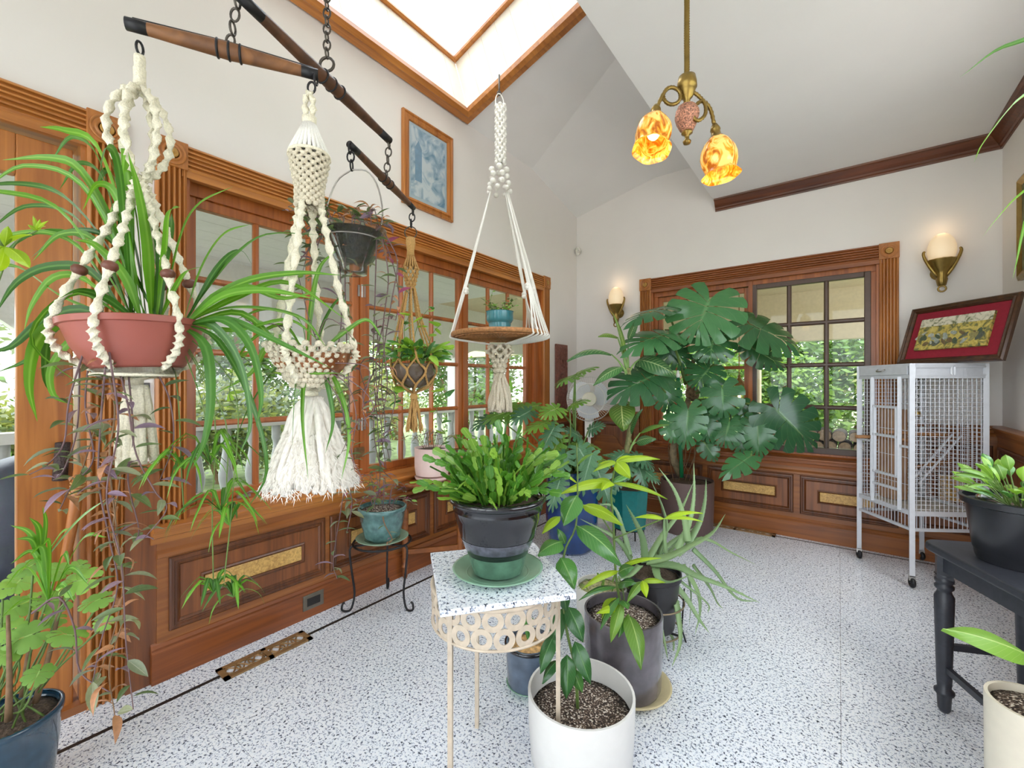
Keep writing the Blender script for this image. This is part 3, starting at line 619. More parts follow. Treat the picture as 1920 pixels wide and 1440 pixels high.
# ================================================================ FURNITURE AND FITTINGS
# sconces on the back wall
SGLOW = plain('frosted_lamp_glass', (255, 236, 206), .35, var=0, emit=(255, 214, 160), estr=.08)
def sconce(label, x, z):
    t = thing('wall_sconce', label, 'sconce', (x, 0, z), 'frosted wall sconces'); c = Vector((x, -.085, z))
    rb = lambda a: 1 + .05 * cos(12 * a)
    MB().lathe([(.01, -.20), (.022, -.19), (.03, -.15), (.024, -.12), (.034, -.09), (.06, -.055), (.074, -.02), (.078, -.015), (.07, -.012), (.03, -.06)], c, 36, scal=rb).build('cup', BRASS, t, True)
    MB().lathe([(.05, -.03), (.068, 0), (.076, .04), (.074, .08), (.062, .12), (.042, .15), (.02, .165), (1e-4, .168)], c, 28).build('shade', SGLOW, t, True)
    for s in (-1, 1): MB().tube(spline([c + Vector((.02 * s, 0, -.13)), c + Vector((.055 * s, -.01, -.07)), c + Vector((.085 * s, -.01, 0)), c + Vector((.094 * s, -.01, .04)), c + Vector((.086 * s, -.01, .055))], 10), [.011, .012, .012, .011, .01, .01, .009, .009, .008, .008, .006], 8).build('arm', BRASS, t, True)
    MB().torus(c + Vector((0, -.01, -.215)), .02, .006, (0, 1, 0), 14, 6).build('ring_finial', BRASS, t, True)
    MB().lathe([(.05, .0), (.05, .008), (.03, .018), (.02, .07)], Vector((x, 0, z - .09)), 20, rot_to((0, -1, 0))).build('back_plate', BRASS, t, True)
    l = bpy.data.lights.new('sconce_bulb', 'POINT'); l.energy = .07; l.color = (1, .72, .42); l.shadow_soft_size = .05
    lo = bpy.data.objects.new('sconce_bulb', l); COL.objects.link(lo); lo.location = (x, -.10, z + .21); lo.parent = t; lo.matrix_parent_inverse = PM[t.name]['wm']
sconce('frosted glass brass sconce left of the back window', .50, 2.07); sconce('frosted glass brass sconce above the leaning picture', 2.88, 2.12)
# pendant lamp
c = P(1288, 165, 1.6); AMB = None
m_, nt, b = nmat('amber_art_glass'); AMB = m_
co = coords(nt, (1, 1, .5)); nz = N(nt, 'ShaderNodeTexNoise'); nz.inputs['Scale'].default_value = 30; nz.inputs['Distortion'].default_value = 2; nt.links.new(co, nz.inputs['Vector'])
rp = ramp(nt, [(.36, srgb(176, 92, 16)), (.5, srgb(238, 160, 46)), (.62, srgb(250, 206, 112))]); nt.links.new(nz.outputs[0], rp.inputs[0]); nt.links.new(rp.outputs[0], b.inputs['Base Color']); nt.links.new(rp.outputs[0], b.inputs['Emission Color'])
b.inputs['Emission Strength'].default_value = .06; b.inputs['Roughness'].default_value = .15
BULB = plain('lit_bulb', (255, 240, 200), .3, var=0, emit=(255, 226, 160), estr=.8)
t = thing('pendant_lamp', 'two arm brass pendant lamp with amber tulip shades', 'lamp', (c.x, c.y, 2.905))
def twisted(pts, r, n=6, tw=.5): return MB().tube(pts, [r * (1 + .16 * (i % 2)) for i in range(len(pts))], n, twist=tw)
twisted([Vector((c.x, c.y, c.z + .04 + (2.9 - c.z - .04) * i / 110)) for i in range(111)], .0095).build('stem', BRASS, t, True)
MB().lathe([(.06, -.03), (.055, -.01), (.02, 0)], (c.x, c.y, 2.90), 20).build('canopy', BRASS, t, True)
MB().lathe([(.012, .05), (.03, .04), (.034, .02), (.035, .0), (.03, -.004), (.03, -.012), (.02, -.035), (.011, -.045), (.013, -.055), (.009, -.062)], c, 24).build('hub', BRASS, t, True)
PINK = plain('openwork_pink_bronze', (196, 140, 116), .4, .4, var=.75, nscale=190, bump=.8)
MB().lathe([(.01, -.06), (.032, -.07), (.041, -.09), (.043, -.105), (.036, -.13), (.024, -.155), (.014, -.165)], c, 24, scal=lambda a: 1 + .03 * cos(8 * a)).build('openwork_drop', PINK, t, True)
MB().lathe([(.018, -.16), (.02, -.168), (.008, -.176), (.008, -.19), (.015, -.197), (.012, -.206), (1e-4, -.21)], c, 16).build('finial', BRASS, t, True)
def arm(ctrl, top, axis, rx):
    twisted(spline(ctrl, 60), .0065).build('arm', BRASS, t, True)
    M = rot_to(axis); ho = MB().lathe([(.009, .035), (.016, .02), (.018, .012), (.015, .008), (.018, -.01), (.028, -.02), (.034, -.03), (.03, -.034)], top, 18, M).build('holder', BRASS, t, True)
    pr = [(.028, -.022), (.045, -.04), (.057, -.065), (.062, -.09), (.06, -.115), (.054, -.135), (.050, -.148), (.056, -.158), (.066, -.166)]
    MB().lathe(pr, top, 36, M, lambda a: 1 + .03 * cos(6 * a), cap=False).build('tulip_shade', AMB, t, True)
    MB().ball(Vector(top) + M @ Vector((0, 0, -.085)), .024, 12, 8, (1, 1, 1.3)).build('bulb', BULB, t, True)
d = 1.6
loop = lambda cx, cy, r, a0, a1, n=7, dd=1.6: [P(cx + r * cos(a0 + (a1 - a0) * i / n), cy - r * sin(a0 + (a1 - a0) * i / n), dd - .02 * i / n) for i in range(n + 1)]
arm([P(1282, 170, d)] + loop(1260, 180, 16, .9, 2 * pi + 2.2, 12) + [P(1240, 183, d - .03), P(1231, 205, d - .04)], P(1229, 212, d - .04), (P(1232, 180, d - .05) - P(1219, 300, d - .13)), 1)
arm([P(1295, 170, d)] + [P(1310, 180, d), P(1322, 195, d - .01), P(1322, 215, d - .02), P(1310, 226, d - .03), P(1301, 220, d - .03), P(1303, 200, d - .02), P(1318, 190, d), P(1332, 205, d), P(1339, 232, d)], P(1342, 250, d), (P(1339, 230, d) - P(1352, 330, d - .02)), 1)
for q in (P(1219, 275, 1.52), P(1349, 318, 1.58)):
    l = bpy.data.lights.new('pendant_bulb', 'POINT'); l.energy = .12; l.color = (1, .7, .38); l.shadow_soft_size = .04
    lo = bpy.data.objects.new('pendant_bulb', l); COL.objects.link(lo); lo.location = q - UP * .04; lo.parent = t; lo.matrix_parent_inverse = PM[t.name]['wm']
# ---- framed pictures
def blotch(name, stops, scale, dist=1.0, sc=(1, 1, 1)):
    m, nt, b = nmat(name); nz = N(nt, 'ShaderNodeTexNoise'); nz.inputs['Scale'].default_value = scale; nz.inputs['Detail'].default_value = 6; nz.inputs['Distortion'].default_value = dist
    nt.links.new(coords(nt, sc), nz.inputs['Vector']); rp = ramp(nt, [(p, srgb(*c)) for p, c in stops]); nt.links.new(nz.outputs[0], rp.inputs[0]); nt.links.new(rp.outputs[0], b.inputs['Base Color']); b.inputs['Roughness'].default_value = .4; return m
t = thing('framed_print', 'blue and white print in an oak frame high on the left wall', 'picture', LW(-1.94, 2.35, 0))
def lwp(px, py): 
    u = (px - 960) / FPX; tt = CAM.x / (.602 - .7985 * u); return CAM.y + (.602 * u + .7985) * tt, CAM.z + (720 - py) / FPX * tt
a0, z1 = lwp(752, 196); a1, z1b = lwp(846, 268); _, z0 = lwp(752, 381); _, z0b = lwp(846, 417)
zt, zb = (z1 + z1b) / 2, (z0 + z0b) / 2
rectloft(MB(), LW, a0, a1, zb, zt, [(0, .002), (0, .022), (.012, .026), (.018, .018), (.03, .018), (.036, .026), (.052, .02), (.056, .008)]).build('frame', WZ, t)
wbox(MB(), LW, a0 + .05, a1 - .05, zb + .05, zt - .05, .003, .009).build('mat_board', plain('pale_blue_mat', (196, 212, 222), .6, var=.04), t)
wbox(MB(), LW, a0 + .075, a1 - .075, zb + .08, zt - .075, .009, .0105).build('print', blotch('blue_print', [(.3, (120, 158, 186)), (.48, (184, 204, 218)), (.6, (222, 230, 236))], 9, 1.5), t)
m = MB(); ac, hh = (a0 + a1) / 2, zt - zb
wprism(m, LW, [(a0 + .11, zb + hh * .3), (a0 + .11, zb + hh * .66), (a0 + .14, zb + hh * .75), (a0 + .17, zb + hh * .66), (a0 + .17, zb + hh * .3)], .0105, .011); m.build('print_shape', plain('print_blue', (140, 172, 198), .5, var=.1), t)
MB().poly([LW(a0 + .05, zb + .05, .012), LW(a1 - .05, zb + .05, .012), LW(a1 - .05, zt - .05, .012), LW(a0 + .05, zt - .05, .012)]).build('glazing', PANE, t, recalc=False)
# carved panel by the corner
y0, z0 = lwp(1040, 775); y1, z1 = lwp(1064, 630); zt = lwp(1040, 626)[1]
t = thing('carved_panel', 'narrow carved reddish wood panel hanging near the corner', 'wall art', LW((y0 + y1) / 2, z0, 0))
CARV = plain('carved_mahogany', (128, 78, 66), .6, var=.3, nscale=60, bump=.8)
bev(wbox(MB(), LW, y0, y1 - .03, .975, 1.66, 0.002, .02).build('board', CARV, t), .003)
rectloft(MB(), LW, y0 + .015, y1 - .045, 1.0, 1.635, [(0, .02), (0, .028), (.012, .028), (.016, .021)]).build('border', CARV, t)
m = MB()
for i in range(7):
    z = 1.05 + i * .085; m.torus(LW((y0 + y1 - .03) / 2, z, .022), .03, .008, (1, 0, 0), 14, 6)
    m.torus(LW((y0 + y1 - .03) / 2 + .025 * (-1) ** i, z + .04, .022), .016, .006, (1, 0, 0), 10, 6)
m.build('relief_scrolls', CARV, t, True)
# sliver of a gilt frame on the right wall
t = thing('gilt_frame', 'gilt picture frame edge at far right on the right wall', 'picture', EW(-.50, 1.95, 0))
rectloft(MB(), EW, -1.0, -.40, 1.86, 2.46, [(0, .002), (0, .02), (.02, .03), (.05, .015)]).build('frame', BRASS, t); wbox(MB(), EW, -.96, -.44, 1.90, 2.42, .002, .01).build('canvas', blotch('dim_canvas', [(.3, (90, 96, 60)), (.6, (170, 160, 110))], 8), t)
# ---- floor fan
c = P(1105, 748, 4.0); fd = (CAM - c); fd.z = 0; fd.normalize(); FANW = plain('fan_white_plastic', (236, 234, 228), .35, var=.03)
t = thing('pedestal_fan', 'white pedestal fan standing in the room corner', 'fan', (c.x, c.y, 0))
M = rot_to(fd); Rg = .205
m = MB()
for s in (-1, 1):
    for rr, zz in ((Rg, 0), (.14, .045), (.06, .06)): m.torus(c + M @ Vector((0, 0, zz * s)), rr, .004, fd, 36, 5)
    for i in range(60):
        a = 2 * pi * i / 60; e = Vector((cos(a), sin(a), 0)); m.tube([c + M @ (e * rr + Vector((0, 0, zz * s))) for rr, zz in ((.05, .062), (.14, .045), (.19, .018), (Rg, 0))], .0013, 4, cap=False)
part(m.build('wire_grille', FANW, t), None)
MB().lathe([(.064, .066), (.064, .074), (.058, .078), (1e-4, .078)], c, 24, M).build('badge', plain('fan_cream_badge', (232, 226, 206), .4, var=.03), t, True)
bl = []
for q in range(3):
    vs = []; fs = []
    for i in range(7):
        for j in range(5):
            rr = .03 + .155 * i / 6; a = 2 * pi * q / 3 + (j - 2) * (.26 + .16 * sin(pi * i / 6)) + .5 * i / 6
            vs.append(c + M @ Vector((rr * cos(a), rr * sin(a), .012 * (j - 2))))
    for i in range(6):
        for j in range(4): fs.append((i * 5 + j, i * 5 + j + 1, i * 5 + j + 6, i * 5 + j + 5))
    MB().add(vs, fs).build('blade', plain('fan_clear_blade%d' % q, (226, 228, 232), .2, var=0), t, True)
MB().lathe([(.07, -.05), (.075, -.1), (.06, -.17), (.03, -.2)], c, 20, M).build('motor', FANW, t, True)
bev(MB().box(-.04, .04, -.03, .03, -.34, -.12, Matrix.Translation(c - fd * .06) @ M.to_4x4() @ Matrix.Rotation(-pi / 2, 4, 'X') @ Matrix.Identity(4)).build('control_box', FANW, t), .01) if False else None
x0 = c - fd * .05
bev(MB().box(x0.x - .035, x0.x + .035, x0.y - .035, x0.y + .035, c.z - .36, c.z - .12).build('control_box', FANW, t), .012)
MB().tube([(x0.x, x0.y, .03), (x0.x, x0.y, c.z - .3)], .014, 10).build('pole', FANW, t, True); MB().lathe([(.2, 0), (.2, .015), (.14, .03), (.03, .045)], (x0.x, x0.y, 0), 28).build('base', FANW, t, True)
# ---- birdcage
cA, cB, cD, cC = [Vector((x, y, 0)) for x, y in ((2.43, -.27), (2.673, -.648), (3.026, -.421), (2.783, -.043))]
t = thing('birdcage', 'tall grey wire birdcage on casters in the right corner', 'birdcage', (cA + cB + cC + cD) / 4)
zt, z0, z1, zs = 1.375, .455, 1.295, .355
for p in (cA, cB, cC, cD): MB().bar(p + UP * .07, p + UP * zt, .026).build('corner_post', SILV, t)
for p in (cA, cB, cC, cD):
    q = thing('x', '', '') if False else None
    cs = MB().torus(p + UP * .032, .02, .013, (1, .3, 0), 16, 8).build('caster_wheel', IRON, t, True); MB().bar(p + UP * .045, p + UP * .075, .026, .03).build('caster_fork', NICK, cs)
faces = {'f': (cA, cB), 's': (cB, cD), 'b': (cD, cC), 'l': (cC, cA)}
for k_, (p, q) in faces.items():
    for z, h in ((zt - .006, .016), (z1, .02), (z0, .028), (zs, .016)): MB().bar(p + UP * z, q + UP * z, .018, h).build('frame_rail', SILV, t)
    m = MB(); ln = (q - p).length; n = int(ln / .025)
    for i in range(1, n): a = p.lerp(q, i / n); m.bar(a + UP * z0, a + UP * z1, .0032)
    rows = 5 if k_ == 'f' else 32
    for j in range(1, rows): z = z0 + (z1 - z0) * j / rows; m.bar(p + UP * z, q + UP * z, .0028)
    part(m.build('wire_panel', SILV, t))
    m = MB()
    for i in range(1, n): a = p.lerp(q, i / n); m.bar(a + UP * zs, a + UP * z0, .0032)
    part(m.build('skirt_bars', SILV, t))
    m = MB(); e = (q - p).normalized()
    m.bar(p + e * .01 + UP * (z1 + .04), q - e * .01 + UP * (z1 + .04), .006, .07); m.build('top_band', SILV, t)
m = MB(); m.add([p + UP * zt for p in (cA, cB, cD, cC)] + [p + UP * (zt - .012) for p in (cA, cB, cD, cC)], [(0, 1, 2, 3), (7, 6, 5, 4), (0, 4, 5, 1), (1, 5, 6, 2), (2, 6, 7, 3), (3, 7, 4, 0)]); m.build('top_plate', SILV, t)
m = MB(); m.add([p + UP * (z0 - .004) for p in (cA, cB, cD, cC)], [(0, 1, 2, 3)]); m.build('seed_tray', plain('cage_tray', (188, 182, 170), .7, var=.2), t)
fo = (cA - cD); fo = (Vector((cB.y - cA.y, cA.x - cB.x, 0))).normalized()
if fo.dot(CAM - cA) < 0: fo = -fo
e = (cB - cA).normalized(); ln = (cB - cA).length
dr = bev(MB().add([cA + e * a + fo * o_ + UP * z for a in (.02, ln - .02) for o_ in (.004, .014) for z in (z1 + .012, zt - .012)], [(0, 1, 3, 2), (4, 6, 7, 5), (0, 4, 5, 1), (2, 3, 7, 6), (0, 2, 6, 4), (1, 5, 7, 3)]).build('drawer', SILV, t), .003)
mid = cA + e * ln / 2 + fo * .014
MB().tube(spline([mid - e * .03 + UP * 1.345, mid - e * .025 + fo * .015 + UP * 1.333, mid + e * .025 + fo * .015 + UP * 1.333, mid + e * .03 + UP * 1.345], 8), .004, 6).build('handle', NICK, dr, True)
for o_ in (.0,):
    s_ = (cD - cB).normalized(); so = Vector((s_.y, -s_.x, 0))
    for f0, f1 in ((.02, .52), (.56, .98)):
        L_ = (cD - cB).length; rr = MB(); p_ = cB + s_ * L_ * f0; q_ = cB + s_ * L_ * f1
        for z in (z1 + .01, zt - .02): rr.bar(p_ + so * .008 + UP * z, q_ + so * .008 + UP * z, .01)
        for pp in (p_, q_): rr.bar(pp + so * .008 + UP * (z1 + .01), pp + so * .008 + UP * (zt - .02), .01)
        rr.build('panel_frame', SILV, t)
dg = MB(); W2 = lambda f, z: cA + e * ln * f + fo * .012 + UP * z
for f in (.32, .82): dg.bar(W2(f, z0), W2(f, z1), .014, .02)
for z in (1.10, .93 - .02, .66, .60 - .02): dg.bar(W2(.32, z), W2(.82, z), .012, .016)
dg.bar(W2(0, .86), W2(.32, .86), .01, .014).bar(W2(.82, .86), W2(1, .86), .01, .014); dg.build('door_frame', SILV, t)
m = MB()
for f in (.37, .77): m.bar(W2(f, .66), W2(f, 1.10), .012, .016)
m.build('inner_door', SILV, t)
STICK = plain('perch_branch', (164, 118, 78), .8, var=.3, nscale=30, bump=.5)
MB().tube(spline([W2(.15, .88) + fo * .06, W2(.3, .885) - fo * .05, W2(.5, .87) - fo * .2], 8), .012, 8).build('perch', STICK, t, True)
MB().tube(spline([cB + UP * .72, cB.lerp(cC, .5) + UP * .70, cC.lerp(cD, .5) + UP * .74], 8), .012, 8).build('perch', STICK, t, True)
MB().tube(spline([cB.lerp(cA, .5) + UP * .93, cD.lerp(cC, .5) + UP * .91], 6), .012, 8).build('perch', STICK, t, True)
m = MB(); lo, hi = cB.lerp(cC, .25) + UP * .62, cD.lerp(cA, .2) + UP * .93
for o_ in (-.03, .03): m.bar(lo + e * o_, hi + e * o_, .008)
for i in range(1, 9): q = lo.lerp(hi, i / 9); m.bar(q - e * .03, q + e * .03, .006)
m.build('ladder', SILV, t)
m = MB(); hc = cB.lerp(cC, .4)
for i in range(7): m.torus(hc + UP * (1.28 - i * .028), .012, .003, (1, 0, 0) if i % 2 else (0, 1, 0), 10, 5)
tc = m.build('toy_chain', STEEL, t); MB().lathe([(.03, 0), (.028, .02), (.012, .04), (.004, .05)], hc + UP * 1.04, 16).build('bell', BRASS, tc, True)
NEST = plain('cardboard_nest', (176, 138, 106), .9, var=.12, nscale=20)
bc = cC.lerp(cA, .45) + (cB - cC) * .12
bev(MB().box(-.07, .07, -.05, .05, z0, z0 + .62, Matrix.Translation(bc) @ Matrix.Rotation(atan2(e.y, e.x), 4, 'Z')).build('nest_box', NEST, t), .004)
# ---- picture leaning on the cage
p0, p1 = Vector((2.645, -.235, 1.378)), Vector((3.055, -.675, 1.378)); ea = (p1 - p0).normalized(); ln = (p1 - p0).length
bk = Vector((-ea.y, ea.x, 0)); bk = bk if bk.dot(Vector((1, 1, 0))) > 0 else -bk
ev = (UP * .385 + bk * .125); hgt = ev.length; ev.normalize(); en = ea.cross(ev); en = en if en.dot(CAM - p0) > 0 else -en
PW = lambda a, z, n: p0 + ea * a + ev * z + en * n
t = thing('leaning_picture', 'dark framed landscape with crimson mat leaning on the birdcage', 'picture', (p0 + p1) / 2)
FRM = wood('dark_walnut_frame', (48, 30, 24), (92, 62, 44), 'x', .3)
rectloft(MB(), PW, 0, ln, 0, hgt, [(0, 0), (0, .02), (.008, .028), (.02, .022), (.028, .026), (.038, .016), (.04, .006)]).build('frame', FRM, t)
wbox(MB(), PW, .01, ln - .01, .01, hgt - .01, -.004, .004).build('backing', FRM, t)
wbox(MB(), PW, .036, ln - .036, .036, hgt - .036, .004, .008).build('crimson_mat', plain('crimson_velvet', (142, 24, 44), .8, var=.1, nscale=60), t)
pa0, pa1, pz0, pz1 = .095, ln - .10, .095, hgt - .095
pn = wbox(MB(), PW, pa0, pa1, pz0, pz1, .008, .024).build('painting', blotch('meadow_painting', [(.3, (72, 74, 52)), (.42, (120, 120, 70)), (.52, (186, 164, 78)), (.66, (206, 190, 110))], 26, 1.5), t)
wbox(MB(), PW, pa0, pa1, pz1 - .055, pz1, .0241, .0245).build('painted_sky', blotch('painted_sky', [(.35, (96, 104, 66)), (.5, (206, 200, 176)), (.7, (222, 216, 196))], 30), pn)
rr = random.Random(3); PC = [plain('paint_%d' % i, c_, .5, var=.3, nscale=80) for i, c_ in enumerate(((150, 158, 150), (84, 90, 78), (172, 176, 168), (110, 92, 62), (70, 84, 62), (140, 132, 84)))]
for i in range(30):
    a = pa0 + .02 + (pa1 - pa0 - .04) * rr.random(); z = pz0 + .035 + .07 * rr.random(); sl = rr.gauss(0, .6); w_ = .006 + .012 * rr.random(); h_ = .010 + .014 * rr.random()
    MB().poly([PW(a + w_ * cos(q) * (1 + .4 * rr.random()) + sl * h_ * sin(q), z + h_ * sin(q) * (1 + .4 * rr.random()), .0246 + i * 1e-5) for q in [2 * pi * j / 9 for j in range(9)]]).build('painted_shape', PC[i % 6], pn, recalc=False)
# ---- turned leg helper and black stool
def turned(c, z1, r=.02, n=14): 
    k = z1
    return MB().lathe([(r * .55, 0), (r * .8, .02 * k), (r * .9, .10 * k), (r * 1.25, .12 * k), (r * 1.25, .135 * k), (r * .85, .15 * k), (r * .95, .2 * k), (r * 1.2, .62 * k), (r * 1.25, .72 * k), (r * .95, .745 * k), (r * .85, .76 * k), (r * 1.2, .775 * k), (r * 1.2, .79 * k), (r * .9, .80 * k), (r * 1.2, .815 * k), (r * 1.2, .83 * k), (r * .9, .845 * k), (r * 1.25, .86 * k)], c, n)
ea, eb = Vector((.394, -.919, 0)), Vector((.92, .392, 0)); ea.normalize(); eb = Vector((-ea.y, ea.x, 0)); p0 = Vector((2.563, -1.91, 0)); la, lb = .52, .36; zt = .64
SQ = lambda a, b, z: p0 + ea * a + eb * b + UP * z
t = thing('black_stool_table', 'worn black painted table with turned legs at right', 'table', SQ(la / 2, lb / 2, 0))
pts = []
for ca, cb, a0 in ((.06, .06, pi), (la - .06, .06, 1.5 * pi), (la - .06, lb - .06, 0), (.06, lb - .06, .5 * pi)):
    for i in range(5): q = a0 + pi / 2 * i / 4; pts.append((ca + .06 * cos(q), cb + .06 * sin(q)))
k_ = len(pts); m = MB(); m.add([SQ(a, b, zt - .03) for a, b in pts] + [SQ(a, b, zt) for a, b in pts], [tuple(range(k_)), tuple(range(2 * k_ - 1, k_ - 1, -1))] + [(i, (i + 1) % k_, k_ + (i + 1) % k_, k_ + i) for i in range(k_)])
bev(m.build('top', BLK, t), .008, 3)
for a0, b0, a1, b1 in ((.05, .05, la - .05, .05), (.05, lb - .05, la - .05, lb - .05), (.05, .05, .05, lb - .05), (la - .05, .05, la - .05, lb - .05)): MB().bar(SQ(a0, b0, zt - .065), SQ(a1, b1, zt - .065), .02, .07).build('apron', BLK, t)
for a in (.055, la - .055):
    for b in (.055, lb - .055):
        lg = turned(SQ(a, b, 0), zt - .03, .024).build('leg', BLK, t, True); q = SQ(a, b, 0); MB().bar(q + UP * (zt - .13), q + UP * (zt - .03), .046).build('leg_block', BLK, lg)
MB().bar(SQ(.055, .055, .17), SQ(la - .055, .055, .17), .018, .022).build('stretcher', BLK, t); MB().bar(SQ(.055, lb - .055, .17), SQ(la - .055, lb - .055, .17), .018, .022).build('stretcher', BLK, t)
MB().bar(SQ(.055, .055, .25), SQ(.055, lb - .055, .25), .018, .022).build('stretcher', BLK, t)
# ---- granite topped plant stand
CRM = plain('cream_enamel', (200, 184, 164), .4, .1, var=.12, nscale=40)
sc_ = CAM + XR * -.0525 + FW * 1.394; sc_.z = 0; zt = .65
t = thing('granite_plant_stand', 'cream metal plant stand with ring band and granite slab top', 'plant stand', sc_)
cor = [CAM + XR * x + FW * d for x, d in ((-.2906, 1.544), (-.190, 1.145), (.185, 1.244), (.085, 1.643))]
m = MB(); m.add([Vector((v.x, v.y, zt - .018)) for v in cor] + [Vector((v.x, v.y, zt)) for v in cor], [(0, 1, 2, 3), (7, 6, 5, 4), (0, 4, 5, 1), (1, 5, 6, 2), (2, 6, 7, 3), (3, 7, 4, 0)]); bev(m.build('granite_slab', GRAN2, t), .003)
SR = .2; CP = lambda th, z, r=SR: sc_ + XR * (r * cos(th)) + FW * (r * sin(th)) + UP * z
MB().torus(sc_ + UP * (zt - .026), SR, .007, UP, 48, 8).build('upper_hoop', CRM, t, True); MB().torus(sc_ + UP * .513, SR, .0045, UP, 48, 8).build('lower_hoop', CRM, t, True)
ring = MB().lathe([(.0145, -.0015), (.031, -.0015), (.031, .0015), (.0145, .0015), (.0145, -.0015)], n=20, cap=False).mesh('ring', CRM, False)
for row in range(2):
    for i in range(20):
        th = 2 * pi * (i + .5 * row) / 20; p = CP(th, .5855 - row * .052 + .01); n_ = (p - sc_); n_.z = 0
        link('ring', ring, t, Matrix.Translation(p) @ rot_to(n_).to_4x4())
for th in (232, 112, 352): p = CP(radians(th), 0); MB().bar(p, p + UP * (zt - .02), .0135, .0135, n_).build('leg', CRM, t)
# ---- rounded side table under the window
TW = wood('side_table_wood', (124, 72, 40), (176, 112, 64), 'y')
t = thing('side_table', 'brown wooden table with turned legs under the left windows', 'table', (.18, -2.05, 0)); zt = .62
pts = [(.05, -2.49), (.16, -2.48), (.27, -2.43), (.34, -2.36), (.37, -2.26), (.37, -1.76), (.34, -1.66), (.27, -1.60), (.16, -1.56), (.05, -1.55)]
k_ = len(pts); m = MB(); m.add([(x, y, zt - .02) for x, y in pts] + [(x, y, zt) for x, y in pts], [tuple(range(k_)), tuple(range(2 * k_ - 1, k_ - 1, -1))] + [(i, (i + 1) % k_, k_ + (i + 1) % k_, k_ + i) for i in range(k_)]); bev(m.build('top', TW, t), .006, 3)
for x, y in ((.085, -2.44), (.30, -2.16), (.085, -1.62)): turned(Vector((x, y, 0)), zt - .02, .018).build('leg', TW, t, True)
MB().bar((.085, -2.44, .17), (.30, -2.16, .17), .02, .03).build('stretcher', TW, t); MB().bar((.085, -1.62, .17), (.30, -2.16, .17), .02, .03).build('stretcher', TW, t); MB().bar((.085, -1.62, .17), (.085, -2.44, .17), .02, .03).build('stretcher', TW, t)
# ---- wire plant stand
wc = CAM + XR * -.735 + FW * 2.46; wc.z = 0
t = thing('wire_plant_stand', 'black wrought iron three legged plant stand by the wainscot', 'plant stand', wc)
MB().torus(wc + UP * .36, .158, .006, UP, 36, 7).build('ring', IRON, t, True)
for q, (X, d_) in enumerate(((-.912, 2.369), (-.575, 2.385), (-.757, 2.64))):
    ft = CAM + XR * X + FW * d_; ft.z = 0; dr_ = (ft - wc).normalized()
    MB().tube(spline([wc + dr_ * .15 + UP * .36, wc + dr_ * .175 + UP * .34, wc + dr_ * .165 + UP * .22, wc + dr_ * .15 + UP * .1, wc + dr_ * .165 + UP * .02, wc + dr_ * .19 + UP * .006, wc + dr_ * .215 + UP * .02, wc + dr_ * .212 + UP * .05, wc + dr_ * .2 + UP * .055], 24), .006, 7).build('leg', IRON, t, True)
    MB().tube([wc + dr_ * .15 + UP * .355, wc + UP * .345], .005, 6).build('support', IRON, t, True)
# ---- harness bars
HW = wood('old_harness_wood', (70, 46, 40), (116, 80, 66), 'x', .5, 18); HW2 = wood('worn_harness_wood', (104, 70, 52), (156, 112, 82), 'x', .5, 18)
def link_ring(m, c, s, ax, r=.0032, el=1.5): m.tube([Vector(c) + ax * (s * cos(2 * pi * i / 14)) + UP * (s * el * sin(2 * pi * i / 14)) for i in range(14)], r, 6, closed=True)
def chainmesh(a, b, s=.011):
    m = MB(); a = Vector(a); b = Vector(b); n = max(1, int((a - b).length / (s * 2.3)))
    for i in range(n): link_ring(m, a.lerp(b, (i + .5) / n), s, XR if i % 2 else FW)
    return m
def harness(name, label, p, q, r, mat, rings=True):
    t = thing(name, label, 'wooden bar', (p + q) / 2); e = (q - p).normalized()
    MB().tube([p.lerp(q, s) + UP * 0 for s in (0, .04, .2, .42, .5, .58, .8, .96, 1)], [r * f for f in (.55, .7, .85, 1.02, 1.12, 1.02, .85, .7, .55)], 12).build('beam', mat, t, True)
    m = MB()
    for s in (.44, .5, .56): m.torus(p.lerp(q, s), r * 1.12, r * .16, e, 18, 6)
    m.build('centre_strap', IRON, t, True)
    for s, f in ((.05, .72), (.95, .72)): MB().tube([p.lerp(q, s - .05), p.lerp(q, s + .05)], r * f + .001, 12).build('end_ferrule', IRON, t, True)
    MB().tube([p.lerp(q, .03) + UP * (r * .9), p.lerp(q, .5) + UP * (r * 1.25), p.lerp(q, .97) + UP * (r * .9)], .0025, 5).build('tension_rod', IRON, t)
    return t, e
K = lambda X, d_, z: CAM + XR * X + FW * d_ + UP * (z - 1.25)
near, far = K(-.738, 1.17, 2.30), K(-.529, 1.87, 2.30)
dt, e = harness('doubletree_beam', 'long dark wooden harness beam hung from the ceiling', near, far, .021, HW)
mid = near.lerp(far, .47)
m = MB(); link_ring(m, mid + UP * .055, .024, XR, .005, 1.0); m.build('centre_ring', STEEL, dt, True)
top = Vector((mid.x, mid.y, 3.28 + S * mid.x)); chainmesh(mid + UP * .08, top, .012).build('ceiling_chain', STEEL, dt, True)
s2a, s2b = K(-.60, 1.6, 2.135), K(-.496, 2.18, 2.135)
st2, e2 = harness('singletree_bar', 'short dark harness bar carrying the glass bowl and jute hanger', s2a, s2b, .017, HW)
s1a, s1b = K(-.98, 1.10, 2.165), K(-.575, 1.285, 2.165)
st1, e1 = harness('singletree_bar', 'worn brown harness bar at top left above the macrame hangers', s1a, s1b, .020, HW2)
c2 = s2a.lerp(s2b, .5); chainmesh(far + UP * .0, c2 + UP * .01, .013).build('hanging_chain', STEEL, st2, True)
c1 = s1a.lerp(s1b, .5); chainmesh(near, c1 + UP * .01, .012).build('hanging_chain', STEEL, st1, True)
hookA, hookB, hookC, hookD_ = P(262, 108, 1.13), P(580, 172, 1.262), P(660, 318, 1.6), P(770, 425, 2.16)
